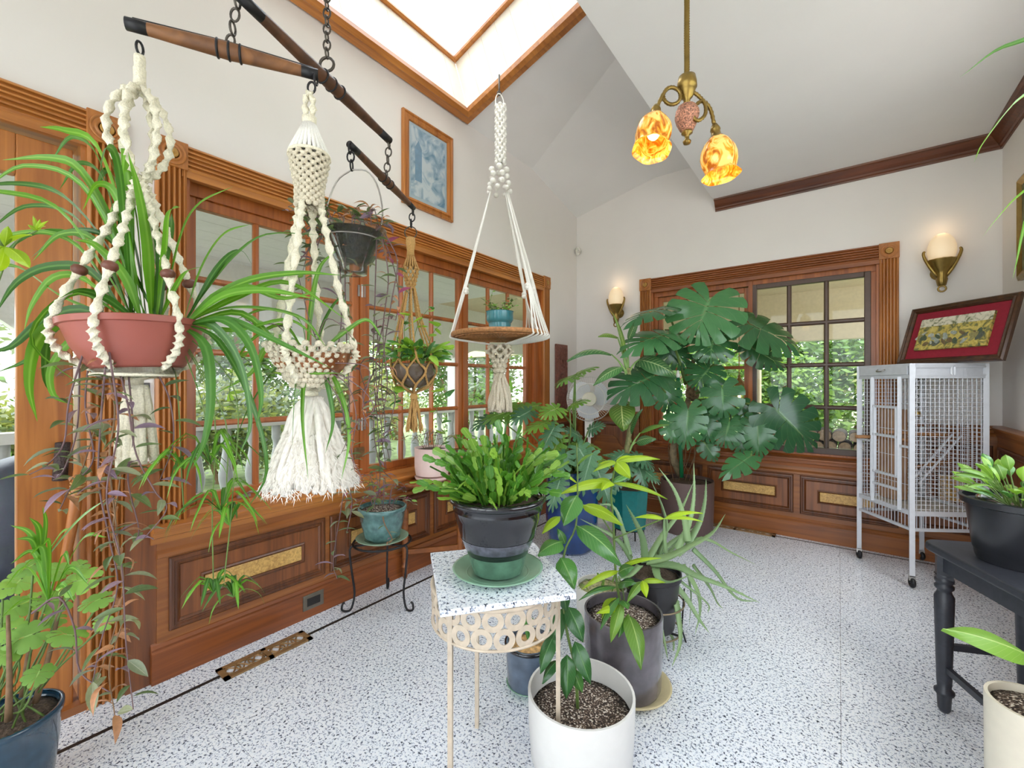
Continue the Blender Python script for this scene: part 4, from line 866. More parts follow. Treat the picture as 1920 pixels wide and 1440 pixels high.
chainmesh(Vector((hookA.x, hookA.y, 2.15)), hookA, .011).build('hook_links', IRON, st1, True)
chainmesh(s1b + UP * .0, hookB, .011).build('hook_links', IRON, st1, True)
chainmesh(s2a, hookC, .013).build('hook_links', IRON, st2, True); chainmesh(s2b, hookD_, .014).build('hook_links', IRON, st2, True)
# ---- macrame
def cordmesh(path, r, n=None, flat=.5, mb=None, nn=8, tw=.6):
    m = mb or MB(); L_ = sum((Vector(path[i + 1]) - Vector(path[i])).length for i in range(len(path) - 1)); n = n or max(8, int(L_ / (r * .5))); q = spline(path, n)
    m.tube(q, [r * (1 + .13 * ((i % 3) - 1)) for i in range(n + 1)], nn, twist=tw, flat=flat); return m
def knot(m, c, r): m.ball(c, r, 7, 5, (1, 1, .85)); 
def net(m, c, rows, cols, kr, cr, off=0):
    """rows: list of (z, radius) ; knots joined by diagonal cords"""
    pt = lambda i, j: Vector(c) + Vector((rows[i][1] * cos(2 * pi * (j + .5 * (i % 2)) / cols + off), rows[i][1] * sin(2 * pi * (j + .5 * (i % 2)) / cols + off), rows[i][0]))
    for i in range(len(rows)):
        for j in range(cols):
            p = pt(i, j); knot(m, p, kr)
            if i < len(rows) - 1:
                for dj in ((0, 1) if i % 2 else (-1, 0)): m.tube([p, pt(i + 1, j + dj)], cr, 5, cap=False)
    return m
def tassel(m, c, z0, z1, r0, r1, n, sr, rng, curl=.0):
    for i in range(n):
        a = 2 * pi * i / n + rng.random() * .5; f = sqrt(rng.random()) if n > 14 else 1
        pts = []
        for s in (0, .15, .4, .7, .9, 1): rr_ = r0 + (r1 - r0) * (s ** .8) ; pts.append(Vector(c) + Vector((cos(a) * rr_ * f + rng.gauss(0, curl), sin(a) * rr_ * f + rng.gauss(0, curl), z0 + (z1 - z0) * s * (1 + .04 * rng.gauss(0, 1)))))
        m.tube(spline(pts, 10), [sr * (1 + .1 * (k % 2)) for k in range(11)], 6)
    return m
rng = random.Random(21)
BEAD = plain('brown_wood_bead', (108, 62, 48), .45, var=.2)
# A: twisted cord hanger around the terracotta bowl
c = P(255, 640, 1.13); hx = Vector((hookA.x, hookA.y, 0)); V = lambda z: hx + UP * z
zz = lambda py, d_=1.13: 1.25 + (720 - py) / FPX * d_
t = thing('macrame_hanger', 'cream twisted macrame hanger with wooden beads around the red bowl', 'plant hanger', hookA, 'macrame plant hangers')
MB().tube([V(zz(105)), V(zz(112)), V(zz(128)), V(zz(130)), V(zz(150)), V(zz(165))], [.012, .013, .012, .014, .013, .015], 10).build('wrapped_top', ROPE, t, True)
for i in range(6):
    a = 2 * pi * i / 6 + .35; dd = Vector((cos(a), sin(a), 0)); q = zz(338)
    cordmesh([V(zz(163)), V(zz(182)) + dd * .034, V(zz(225)) + dd * .06, V(zz(275)) + dd * .06, V(zz(320)) + dd * .034, V(q) + dd * .008], .0115).build('upper_cord', ROPE, t, True)
    kx = c - hx; kx.z = 0
    rim = c + dd * .153 + UP * (zz(612) - c.z) ; low = c + dd * .10 + UP * (zz(690) - c.z); bt = Vector((c.x, c.y, zz(712)))
    path = [V(q) + dd * .008, V(q - .05) + dd * .03, V(zz(440)) + dd * .062, V(zz(520)) + kx * .5 + dd * .108, rim, c + dd * .146 + UP * (zz(655) - c.z), low]
    ac = cordmesh(path, .0115).build('arm_cord', ROPE, t, True)
    MB().tube([low, low + dd * -.02 - UP * .008, bt + dd * .03 + UP * .006, bt + UP * .0], .005, 6).build('under_cord', ROPE, ac, True)
    b_ = V(zz(520)) + kx * .5 + dd * .108; tt = (rim - V(zz(440)) - dd * .062).normalized()
    MB().lathe([(.007, -.012), (.014, -.008), (.017, 0), (.014, .008), (.007, .012)], b_, 14, rot_to(tt)).build('wooden_bead', BEAD, ac, True)
m = MB()
for rr_ in (.05, .085): m.torus(Vector((c.x, c.y, zz(706) + rr_ * .05)), rr_, .005, UP, 30, 6)
m.build('base_loop', ROPE, t, True)
bt = Vector((c.x + .008, c.y, zz(712))); MB().lathe([(.014, -.02), (.015, .01), (.02, .015)], bt, 12).build('gather_wrap', ROPE, t, True)
tassel(MB(), (bt.x, bt.y, 0), bt.z - .015, zz(862), .014, .038, 12, .0095, rng).build('tassel', ROPE, t, True)
# B: cone-top hanger with wool tail
Vb = lambda px, py, d_=1.262: P(px, py, d_); hb = hookB; zb = lambda py: 1.25 + (720 - py) / FPX * 1.262
t = thing('macrame_hanger', 'cream macrame hanger with cone top and long wool tail', 'plant hanger', hookB, 'macrame plant hangers')
cb = Vector((hb.x, hb.y, 0))
m = MB()
for s in (-1, 1): cordmesh([cb + UP * zb(172), cb + XR * (.011 * s) + UP * zb(190), cb + XR * (.009 * s) + UP * zb(222)], .0105, mb=m)
m.build('knotted_loop', ROPE, t, True); MB().lathe([(.019, -.012), (.02, .012)], cb + UP * zb(228), 14).build('gather_wrap', ROPE, t, True)
m = MB()
for i in range(26): a = 2 * pi * i / 26; m.tube([cb + Vector((.014 * cos(a), .014 * sin(a), zb(234))), cb + Vector((.052 * cos(a),   .052 * sin(a), zb(290)))], .0055, 6)
m.build('cord_cone', ROPEW, t, True); MB().torus(cb + UP * zb(292), .054, .0045, UP, 30, 7).build('ring_hoop', ROPE, t, True)
net(MB(), cb, [(zb(297 + i * 6.4), .051 - .017 * min(1, i / 9)) for i in range(15)], 12, .0088, .005).build('knotted_tube', ROPED, t, True)
bo = P(584, 680, 1.262)
for a, fb in ((0.2, 1), (1.75, 1), (3.0, 1), (4.6, 1)):
    dd = XR * cos(a) + FW * sin(a)
    cordmesh([cb + dd * .03 + UP * zb(378), cb + dd * .045 + UP * zb(430), cb + dd * .08 + UP * zb(540), Vector((bo.x, bo.y, 0)) + dd * .118 + UP * zb(650), Vector((bo.x, bo.y, 0)) + dd * .118 + UP * zb(672), Vector((bo.x, bo.y, 0)) + dd * .07 + UP * zb(712), Vector((bo.x, bo.y, 0)) + UP * zb(732)], .0125).build('arm_cord', ROPE, t, True)
cb2 = Vector((bo.x, bo.y, 0)) - FW * .012
net(MB(), cb2 , [(zb(650 + i * 9), .112 - .0085 * i) for i in range(9)], 22, .0102, .0045).build('bowl_net', ROPED, t, True)
wc2 = Vector((bo.x, bo.y, 0)); MB().lathe([(.018, -.016), (.019, .016)], wc2 + UP * zb(738), 14).build('gather_wrap', ROPE, t, True)
m = MB(); tassel(m, (wc2.x, wc2.y, 0), zb(745), zb(905), .015, .118, 170, .0085, rng, .006)
m.lathe([(.014, zb(742)), (.03, zb(765)), (.062, zb(810)), (.09, zb(860)), (.104, zb(890)), (.09, zb(900)), (1e-4, zb(895))], wc2, 48, scal=lambda a: 1 + .035 * sin(9 * a) + .03 * sin(17 * a + 1) + .02 * sin(31 * a))
m.build('wool_tail', WOOL, t, True)
m = MB()
for i in range(2600):
    a = rng.random() * 2 * pi; s = .35 + .68 * rng.random(); rr_ = .016 + .11 * s ** .85 + rng.gauss(0, .004); p = wc2 + Vector((cos(a) * rr_, sin(a) * rr_, zb(745) + (zb(908) - zb(745)) * s))
    d_ = Vector((cos(a) * .5 + rng.gauss(0, .6), sin(a) * .5 + rng.gauss(0, .6), -1 + rng.gauss(0, .4))).normalized() * .022; o_ = d_.orthogonal().normalized() * .0012
    m.add([p - o_, p + o_, p + d_], [(0, 1, 2)])
part(m.build('wool_fuzz', WOOL, t, recalc=False))
# C: jute hanger
zc = lambda py: 1.25 + (720 - py) / FPX * 2.16; hc3 = Vector((hookD_.x, hookD_.y, 0))
t = thing('macrame_hanger', 'tan jute macrame hanger holding a pothos bowl', 'plant hanger', hookD_, 'macrame plant hangers')
MB().torus(hookD_ - UP * .03, .03, .003, FW, 20, 6).build('wire_ring', STEEL, t, True)
MB().lathe([(.022, zc(446)), (.024, zc(456)), (.018, zc(470)), (.02, zc(480))], hc3, 12).build('wrapped_top', JUTE, t, True)
m = MB()
for i in range(16): a = 2 * pi * i / 16; m.tube([hc3 + Vector((.015 * cos(a), .015 * sin(a), zc(480))), hc3 + Vector((.037 * cos(a), .037 * sin(a), zc(503)))], .004, 5)
net(m, hc3, [(zc(505 + i * 7), .037 - .004 * i) for i in range(6)], 9, .008, .004); m.build('knotted_collar', JUTE, t, True)
bc3 = P(776, 705, 2.16); b0 = Vector((bc3.x, bc3.y, 0))
for i in range(8):
    a = 2 * pi * i / 8 + .2; dd = Vector((cos(a), sin(a), 0)); a2 = a + pi / 8; d2 = Vector((cos(a2), sin(a2), 0))
    cordmesh([hc3 + dd * .02 + UP * zc(540), hc3 + dd * .055 + UP * zc(600), b0 + dd * .11 + UP * zc(672), b0 + d2 * .113 + UP * zc(697), b0 + dd * .085 + UP * zc(722), b0 + UP * zc(738)], .0062, flat=.8).build('arm_cord', JUTE, t, True)
    a2 = a - pi / 8; d2 = Vector((cos(a2), sin(a2), 0)); cordmesh([b0 + dd * .11 + UP * zc(672), b0 + d2 * .113 + UP * zc(697), b0 + dd * .085 + UP * zc(722)], .005, flat=.8).build('cross_cord', JUTE, t, True)
m = MB().lathe([(.016, zc(750)), (.02, zc(744)), (.014, zc(737))], b0, 10); tassel(m, b0, zc(748), zc(806), .012, .045, 34, .0042, rng, .003); m.build('tassel', JUTE, t, True)
# D: white hanger with rattan tray
D_ = 3.0; zd = lambda py: 1.25 + (720 - py) / FPX * D_; h4 = P(936, 175, D_); h0 = Vector((h4.x, h4.y, 0)); tr = P(937, 628, D_); tr0 = Vector((tr.x, tr.y, 0))
t = thing('macrame_hanger', 'white macrame hanger with round rattan tray below the skylight', 'plant hanger', h4, 'macrame plant hangers')
MB().tube([Vector((h4.x, h4.y, 3.28 + S * h4.x - .03)), h4 + UP * .03, h4], .006, 6).torus(h4, .014, .004, FW, 12, 5).build('ceiling_hook', STEEL, t, True)
MB().tube(spline([h0 + XR * -.02 + UP * zd(205), h0 + XR * -.025 + UP * zd(185), h4, h0 + XR * .03 + UP * zd(190), h0 + XR * .022 + UP * zd(212)], 14), .004, 6).build('top_loop', ROPEW, t, True)
m = MB(); net(m, h0 + XR * .01, [(zd(200 + i * 7.5), .030) for i in range(15)], 6, .015, .009); m.build('braided_trunk', ROPEW, t, True)
m = MB()
for z, n_, r_, kr in ((318, 4, .05, .024), (330, 5, .055, .022), (345, 6, .065, .022), (358, 7, .075, .02)):
    for i in range(n_): a = 2 * pi * i / n_ + z; knot(m, h0 + Vector((r_ * cos(a), r_ * sin(a), zd(z))), kr)
m.build('ball_knots', ROPEW, t, True)
RT = .32
for i in range(4):
    base_a = (pi * 1.0, -.62, .05, .72)[i]; m = MB()
    n_ = 5
    for j in range(n_):
        a = base_a + (j - n_ / 2 + .5) * (.05 if i == 0 else .12); dd = XR * cos(a) + FW * sin(a); kk = XR * cos(base_a) + FW * sin(base_a)
        m.tube(spline([h0 + kk * .06 + UP * zd(360), h0.lerp(tr0, .7) + kk * (.06 + (RT - .06) * .68) + UP * zd(545) + dd * .004 * j, tr0 + dd * (RT + .008) + UP * zd(622), tr0 + dd * (RT + .012) + UP * zd(634), tr0 + dd * RT * .6 + UP * zd(641), tr0 + UP * zd(648)], 16), .006, 6)
    for s in (.72, .78): knot(m, h0.lerp(tr0, .7) + kk * (.06 + (RT - .06) * .66) + UP * (zd(545) + (.75 - s) * .3), .02)
    m.build('cord_bundle', ROPEW, t, True)
m = MB(); net(m, tr0, [(zd(650), .07), (zd(660), .085), (zd(668), .06), (zd(677), .04), (zd(686), .035), (zd(695), .03)], 7, .02, .009); m.build('under_knots', ROPED, t, True)
m = MB(); tassel(m, tr0, zd(700), zd(768), .02, .085, 60, .012, rng, .006); m.build('tassel', ROPED, t, True)
RAT = plain('rattan', (178, 124, 76), .6, var=.3, nscale=60, bump=.3)
ty = thing('rattan_tray', 'round woven rattan tray hanging in the white macrame', 'tray', tr0 + UP * zd(640))
m = MB().torus(tr0 + UP * zd(628), RT, .016, UP, 56, 8); m.build('rim', RAT, ty, True)
m = MB()
for i in range(60):
    a = 2 * pi * i / 60; dd = Vector((cos(a), sin(a), 0)); m.tube([tr0 + dd * RT + UP * zd(630), tr0 + dd * RT * .86 + UP * zd(634), tr0 + dd * RT * .5 + UP * zd(634), tr0 + dd * .02 + UP * zd(634)], .0045, 5)
m.build('spokes', RAT, ty, True); m = MB()
for i in range(9): m.torus(tr0 + UP * zd(633), RT * (.94 - i * .1), .005, UP, 40, 5)
m.build('weave', RAT, ty, True); MB().lathe([(RT * .95, zd(631)), (1e-4, zd(631))], tr0, 40, cap=False).build('bottom', RAT, ty)
# ================================================================ PLANTS
def strap_mb(path, w, fold=.25, n=12, N0=None, roll=0, tp=.25, mb=None, twist=0):
    q = spline(path, n); t0 = (q[1] - q[0]).normalized(); N0 = N0 or UP
    side = t0.cross(N0); side = side.normalized() if side.length > .05 else t0.cross(XR).normalized()
    if roll: side = Matrix.Rotation(roll, 3, t0) @ side
    vs = []; uv = []; m = mb or MB()
    for i, p in enumerate(q):
        t = (q[min(i + 1, n)] - q[max(i - 1, 0)]).normalized(); side = (side - t * side.dot(t)).normalized()
        if twist: side = Matrix.Rotation(twist / n, 3, t) @ side
        nn = side.cross(t); s = i / n; ww = w / 2 * min(1, tp + (1 - tp) * s * 4) * max(.02, (1 - s ** 2.6)) 
        vs += [p - side * ww + nn * fold * ww, p, p + side * ww + nn * fold * ww]; uv += [(0, s), (.5, s), (1, s)]
    fs = [f for i in range(n) for f in ((i * 3, i * 3 + 1, i * 3 + 4, i * 3 + 3), (i * 3 + 1, i * 3 + 2, i * 3 + 5, i * 3 + 4))]
    return m.add(vs, fs, uv)
def strap(parent, path, w, mat, **k): return strap_mb(path, w, **k).build(k.get('name', 'leaf') if False else 'leaf', mat, parent, True, recalc=False)
SHP = {'ovate': lambda v: sin(pi * min(1, v) ** .72) ** .85 if 0 < v < 1 else 0, 'lance': lambda v: sin(pi * v ** .85) ** .9 if 0 < v < 1 else 0,
       'obov': lambda v: sin(pi * v ** 1.25) ** .8 if 0 < v < 1 else 0, 'heart': lambda v: max(0, 1.25 * (min(1, (v + .05) * 5)) * (1 - v) ** .7 * (.75 + .3 * v)) if 0 <= v < 1 else 0}
def broad_mb(B, T, wd, Nh, shape='ovate', arch=.1, cup=.12, ny=9, wave=0, fold=0):
    B = Vector(B); T = Vector(T); y = T - B; L = y.length; y.normalize(); x = y.cross(Nh); x = x.normalized() if x.length > .05 else y.orthogonal().normalized(); z = x.cross(y)
    vs = []; uv = []; f = SHP[shape]
    for i in range(ny + 1):
        v = i / ny; hw = wd / 2 * f(v)
        for j in (-2, -1, 0, 1, 2):
            u = j / 2; zz_ = arch * L * 4 * v * (1 - v) - cup * wd * u * u + (fold * abs(u) * hw) + wave * wd * sin(v * 9 + j) * abs(u)
            vs.append(B + y * (L * v) + x * (hw * u) + z * zz_); uv.append((.5 + .5 * u, v))
    fs = [(i * 5 + j, i * 5 + j + 1, i * 5 + j + 6, i * 5 + j + 5) for i in range(ny) for j in range(4)]
    return MB().add(vs, fs, uv)
def broad(parent, B, T, wd, Nh, mat, **k): return broad_mb(B, T, wd, Nh, **k).build('leaf', mat, parent, True, recalc=False)
def lobed_mb(B, T, wd, Nh, n=6, gap=.4, start=.4, arch=.12, cup=.3, back=155, rnd=.15, tipl=.28):
    B = Vector(B); T = Vector(T); y = T - B; L = y.length; y.normalize(); x = y.cross(Nh); x = x.normalized() if x.length > .05 else y.orthogonal().normalized(); z = x.cross(y)
    m = MB(); nb = 6
    for s in (-1, 1):
        for i in range(n):
            a0, a1 = i / n, (i + 1) / n; ac = (a0 + a1) / 2; vs = []; uv = []
            for b in range(nb + 1):
                bb = b / nb; sm = max(0, (bb - start) / (1 - start)); sm = sm * sm * (3 - 2 * sm)
                for j in range(4):
                    a = a0 + (a1 - a0) * j / 3; a = ac + (a - ac) * (1 - gap * sm); rel = (a - ac) * 2 * n
                    phi = radians(back + (6 - back) * a ** .8); om = L * .74 * a ** 1.15
                    ln = (1 - a ** 3) * wd * .5 * (.78 + .36 * sin(pi * min(1, a * 1.1))) + a ** 3 * tipl * L
                    ln *= 1 - rnd * rel * rel * sm
                    px_ = s * sin(phi) * ln * bb; py_ = om + cos(phi) * ln * bb
                    h = -cup * wd * .3 * bb * bb - arch * L * (max(0, py_) / L) ** 2 + .012 * wd * sin(i * 2.1 + s)
                    vs.append(B + x * px_ + y * py_ + z * h); uv.append((.5 + s * .5 * bb, a))
            m.add(vs, [(b * 4 + j, b * 4 + j + 1, b * 4 + j + 5, b * 4 + j + 4) for b in range(nb) for j in range(3)], uv)
    return m
def lobed(parent, B, T, wd, Nh, mat, **k): return lobed_mb(B, T, wd, Nh, **k).build('leaf', mat, parent, True, recalc=False)
TOCAM = lambda p: (CAM - Vector(p)).normalized()
def face(p, a=1.0, b=.6, r=.25): return (TOCAM(p) * a + UP * b + Vector((R.gauss(0, r), R.gauss(0, r), R.gauss(0, r)))).normalized()
def unitleaf(name, mat, shape, w, **k): return broad_mb((0, 0, 0), (0, 1, 0), w, UP, shape, **k).mesh(name, mat, True, recalc=False)
def place(parent, me, B, d, Nh, L, name='leaf'):
    y = Vector(d).normalized(); x = y.cross(Nh); x = x.normalized() if x.length > .05 else y.orthogonal().normalized(); z = x.cross(y); B = Vector(B)
    return link(name, me, parent, Matrix(((x.x * L, y.x * L, z.x * L, B.x), (x.y * L, y.y * L, z.y * L, B.y), (x.z * L, y.z * L, z.z * L, B.z), (0, 0, 0, 1))))
def vine(parent, pts, mes, L, step, stemr, smat, droop=.3, r=None, pair=False):
    r = r or R; ln = sum((Vector(pts[i + 1]) - Vector(pts[i])).length for i in range(len(pts) - 1)); n = max(4, int(ln / step)); q = spline(pts, n * 2)
    MB().tube(q, [stemr * (1 - .5 * i / len(q)) for i in range(len(q))], 5).build('stem', smat, parent, True); a = r.random() * 6
    for i in range(1, n + 1):
        p = q[min(len(q) - 1, 2 * i)]; a += 2.4 + r.gauss(0, .3)
        for k in range(2 if pair else 1):
            d = Vector((cos(a + k * pi), sin(a + k * pi), .25 - droop + r.gauss(0, .3))); place(parent, r.choice(mes), p, d, Vector((r.gauss(0, .4), r.gauss(0, .4), 1)), L * (.65 + .6 * r.random()))
def potmb(c, prof, n=36, th=.006, scal=None, square=False):
    """closed pot from outer profile (r, z) bottom to top with inner wall"""
    inn = [(max(.004, r - th), max(z, prof[0][1] + th)) for r, z in reversed(prof)]
    return MB().lathe([(1e-4, prof[0][1])] + prof + inn + [(1e-4, prof[0][1] + th)], c, n, scal=scal)
def soil(parent, c, r, z, mat=None):
    prof = [(r, z), (r * .7, z + .006), (r * .4, z + .012), (1e-4, z + .012)]
    o = MB().lathe(prof, c, 20, scal=lambda a: 1).build('soil', mat or SOIL, parent, True); return o
def saucer(name, label, c, r, z, mat, h=.022, group='plant saucers'):
    t = thing(name, label, 'saucer', (c[0], c[1], z), group)
    MB().lathe([(1e-4, 0), (r * .7, 0), (r * .97, h * .8), (r, h), (r * .95, h), (r * .68, .008), (1e-4, .008)], (c[0], c[1], z), 36).build('dish', mat, t, True)
    MB().lathe([(r * .66, .0082), (r * .68, .0105), (r * .7, .0095)], (c[0], c[1], z), 36, cap=False).build('foot_ring', mat, t, True)
    return t
# leaf materials
SPID = leafmat('spider_plant_leaf', (98, 156, 48), (138, 186, 82), 'stripe', trans=.35, rough=.35); SPIDD = leafmat('spider_plant_dark', (66, 118, 44), (98, 146, 70), 'stripe', trans=.3, rough=.35)
MONS = leafmat('monstera_leaf', (66, 118, 74), (104, 150, 98), 'ribs', trans=.16, rough=.2); MONSD = leafmat('monstera_leaf_deep', (52, 98, 62), (92, 130, 84), 'ribs', trans=.14, rough=.2)
DIEF = leafmat('dieffenbachia_leaf', (72, 124, 72), (196, 216, 160), 'dumb', trans=.22, rough=.33); DIEFL = leafmat('dieffenbachia_light', (112, 152, 64), (206, 214, 140), 'dumb', trans=.3)
PHIL = leafmat('philodendron_leaf', (112, 158, 66), (170, 196, 116), 'ribs', trans=.3); PHILD = leafmat('philodendron_dark', (78, 124, 92), (150, 184, 156), 'ribs', trans=.2, rough=.3)
LIME = leafmat('lime_young_leaf', (164, 200, 48), (196, 220, 100), 'ribs', trans=.4); MIDG = leafmat('glossy_mid_leaf', (76, 132, 66), (140, 178, 110), 'ribs', trans=.2, rough=.22); DARKG = leafmat('glossy_dark_leaf', (52, 102, 54), (104, 146, 90), 'ribs', trans=.2, rough=.25)
CACT = leafmat('christmas_cactus', (76, 132, 44), (132, 174, 84), None, trans=.18, rough=.3); CACTL = leafmat('christmas_cactus_light', (132, 176, 72), (170, 200, 110), None, trans=.22, rough=.3)
ALOE = leafmat('aloe_leaf', (142, 174, 126), None, None, trans=.05, rough=.4, var=.15)
GER = leafmat('geranium_leaf', (136, 184, 92), (170, 206, 126), None, trans=.3, rough=.5); POTH = leafmat('pothos_leaf', (150, 198, 78), (176, 206, 112), None, trans=.35, rough=.3)
PUR1 = leafmat('tradescantia_grey', (132, 142, 116), (160, 160, 146), None, trans=.2, rough=.45); PUR2 = leafmat('tradescantia_violet', (138, 116, 142), (176, 160, 186), None, trans=.2, rough=.45); PUR3 = leafmat('withered_leaf', (178, 132, 104), None, None, trans=.2, rough=.7); MAG = leafmat('magenta_bract', (158, 82, 132), None, None, trans=.3)
PUR4 = leafmat('tradescantia_green', (96, 118, 76), (130, 140, 110), None, trans=.2, rough=.45)
TL = [unitleaf('tradescantia_leaf', mm, 'lance', w_, arch=a_, cup=.0, fold=.45, ny=6) for mm, w_, a_ in ((PUR1, .28, .12), (PUR1, .32, .05), (PUR2, .3, .1), (PUR4, .3, .1), (PUR4, .26, .04))]
TD = [unitleaf('withered_leaf', PUR3, 'lance', .2, arch=.25, fold=.8, ny=6), unitleaf('withered_leaf', PUR3, 'lance', .26, arch=.15, fold=.6, ny=6)]
TM = [unitleaf('magenta_leaf', MAG, 'lance', .32, arch=.1, fold=.4, ny=6)]
PL = [unitleaf('pothos_leaf', POTH, 'heart', .72, arch=.08, cup=.1), unitleaf('pothos_leaf', POTH, 'heart', .66, arch=-.06, cup=.05), unitleaf('pothos_leaf', MIDG, 'heart', .7, arch=.1, cup=.12)]
SL = [unitleaf('small_leaf', PUR4, 'ovate', .5, arch=.08, ny=6), unitleaf('small_leaf', GER, 'ovate', .55, arch=.05, ny=6)]
# ---- 1. red bowl with spider plant
TERRA = plain('terracotta_plastic', (156, 84, 72), .42, var=.06, nscale=8); d0 = 1.13
c = P(256, 612, d0); tilt = Matrix.Rotation(radians(-3), 4, FW)
t = thing('hanging_spider_plant', 'large spider plant in a red plastic bowl at left', 'potted plant', c - UP * .12, 'hanging plants')
RB = [(.082, -.115), (.098, -.105), (.126, -.055), (.14, -.012), (.143, -.006), (.149, -.004), (.151, .010), (.147, .012)]
MT = Matrix.Translation(c) @ tilt @ Matrix.Translation(-c)
def tm(mb): mb.v = [tuple(MT @ Vector(v)) for v in mb.v]; return mb
tm(potmb(c, RB, 48)).build('bowl', TERRA, t, 'auto'); tm(MB().lathe([(.141, -.002), (.08, .004), (1e-4, .006)], c, 24, cap=False)).build('soil', SOIL, t)
tm(MB().lathe([(1e-4, -.135), (.078, -.135), (.095, -.112), (.093, -.112), (.076, -.131), (1e-4, -.131)], c, 32)).build('clear_drip_tray', CLEAR, t, True)
B0, B1 = (285, 598), (350, 600)
def sp(pts, w_, dd=0, mat=SPID, base=d0, **k):
    n = len(pts); return strap(t, [P(x, y, base + dd * i / (n - 1)) for i, (x, y) in enumerate(pts)], w_ * 1.25, mat, n=16, roll=R.gauss(.9, .35) if 'roll' not in k else k.pop('roll'), **k)
for pts, w_, dd, mm in [([(270, 600), (235, 430), (180, 275), (120, 245), (75, 238)], .026, -.05, SPID), ([(285, 600), (280, 470), (262, 360), (240, 285)], .030, -.06, SPID), ([(262, 600), (215, 440), (150, 320), (90, 295), (5, 300)], .024, .0, SPID),
        ([(255, 600), (205, 470), (120, 370), (40, 345), (-60, 350)], .022, .05, SPIDD), ([(250, 600), (190, 500), (105, 390), (0, 360), (-60, 365)], .02, -.1, SPID), ([(295, 600), (312, 470), (318, 400), (338, 388)], .032, -.08, SPID), ([(305, 600), (338, 450), (372, 385), (436, 350)], .022, -.05, SPID),
        ([(275, 600), (255, 480), (225, 360), (200, 280)], .022, .08, SPIDD), ([(300, 600), (300, 480), (286, 410), (272, 370)], .02, .06, SPIDD), ([(290, 600), (305, 500), (320, 430), (322, 400)], .02, .1, SPIDD), ([(240, 600), (170, 510), (90, 500), (30, 530), (-10, 590)], .02, -.05, SPIDD),
        ([(240, 605), (160, 525), (100, 520), (60, 570), (45, 620)], .016, .06, SPID), ([(230, 605), (150, 580), (80, 600), (20, 650), (-30, 660)], .02, -.1, SPIDD), ([(200, 605), (120, 600), (70, 640), (55, 720), (70, 790)], .026, -.14, SPID), ([(220, 608), (130, 590), (95, 620), (85, 700), (95, 740)], .02, -.06, SPIDD),
        ([(210, 600), (110, 610), (60, 670), (-10, 700)], .016, .04, SPIDD), ([(180, 610), (130, 640), (95, 690), (100, 740), (140, 760)], .016, -.1, SPID), ([(240, 600), (140, 550), (60, 640), (200, 755)], .012, -.12, SPID), ([(230, 600), (120, 560), (30, 500), (-40, 510)], .018, .1, SPID),
        ([(300, 600), (330, 540), (350, 510), (380, 500)], .018, -.12, SPID), ([(265, 600), (235, 520), (180, 460), (140, 450)], .018, -.1, SPID), ([(255, 600), (200, 560), (150, 545), (110, 560)], .016, -.16, SPIDD)]: sp(pts, w_, dd, mm)
for i in range(16):
    tx = R.uniform(-60, 230); ty = R.uniform(260, 620) if tx < 120 else R.uniform(300, 480); bx = R.uniform(235, 300)
    sp([(bx, 600), (bx + (tx - bx) * .35, 600 - (600 - ty) * .75 - 40), (bx + (tx - bx) * .72, ty - 25), (tx, ty + 25)], R.uniform(.012, .019), R.gauss(.02, .08), R.choice([SPID, SPIDD]))
for pts, w_, dd, mm in [([(350, 605), (400, 560), (470, 525), (560, 512), (640, 516)], .022, .05, SPID), ([(350, 605), (420, 555), (500, 545), (590, 560)], .022, -.05, SPID), ([(345, 605), (390, 540), (440, 480), (500, 440), (600, 440)], .016, .1, SPIDD), ([(350, 605), (420, 580), (500, 580), (570, 600), (610, 650)], .02, .0, SPID),
        ([(350, 608), (430, 600), (520, 640), (620, 690)], .016, -.05, SPIDD), ([(350, 608), (420, 600), (470, 650), (490, 740), (480, 800)], .018, -.1, SPIDD), ([(345, 608), (400, 610), (450, 680), (470, 790), (450, 850)], .016, -.02, SPIDD), ([(340, 610), (385, 650), (395, 740), (385, 820), (360, 880)], .02, -.08, SPIDD),
        ([(350, 605), (440, 560), (540, 530), (650, 600)], .016, .1, SPID), ([(345, 600), (380, 500), (420, 440), (470, 420)], .02, -.06, SPID), ([(352, 605), (440, 620), (540, 600), (600, 640)], .014, .06, SPID), ([(350, 600), (410, 500), (450, 470), (475, 500)], .014, .12, SPIDD), ([(350, 608), (410, 640), (470, 750), (500, 880), (460, 960)], .013, .02, SPIDD), ([(352, 606), (460, 590), (560, 690), (640, 700)], .014, .08, SPID), ([(350, 604), (450, 540), (530, 560), (600, 545)], .018, .02, SPID)]: sp(pts, w_, dd, mm)
for pts in ([(320, 620), (335, 760), (340, 880), (345, 960)], [(330, 620), (380, 760), (392, 860), (395, 880)], [(335, 620), (420, 780), (425, 900), (420, 950)], [(335, 615), (440, 730), (436, 930), (420, 1090)], [(330, 620), (400, 760), (398, 960), (400, 1085)]): MB().tube(spline([P(x, y, d0 + .02) for x, y in pts], 14), .0016, 5).build('runner', STEM, t)
def baby(px, py, dd, n, L_):
    b = P(px, py, dd)
    for i in range(n):
        a = 2 * pi * i / n + R.random(); d_ = Vector((cos(a), sin(a), 0)); u = .5 * R.random()
        strap(t, [b, b + d_ * L_ * .35 + UP * L_ * (.2 + u), b + d_ * L_ * .8 + UP * L_ * (.0 + u * .5), b + d_ * L_ * 1.0 - UP * L_ * (.5 - u)], .011, R.choice([SPID, SPID, SPIDD]), n=8, roll=R.gauss(0, .4))
for a in ((395, 870, 1.15, 12, .13), (345, 880, 1.13, 9, .11), (415, 960, 1.15, 11, .12), (430, 985, 1.16, 8, .09), (400, 1112, 1.15, 11, .075), (438, 1120, 1.16, 10, .075)): baby(*a)
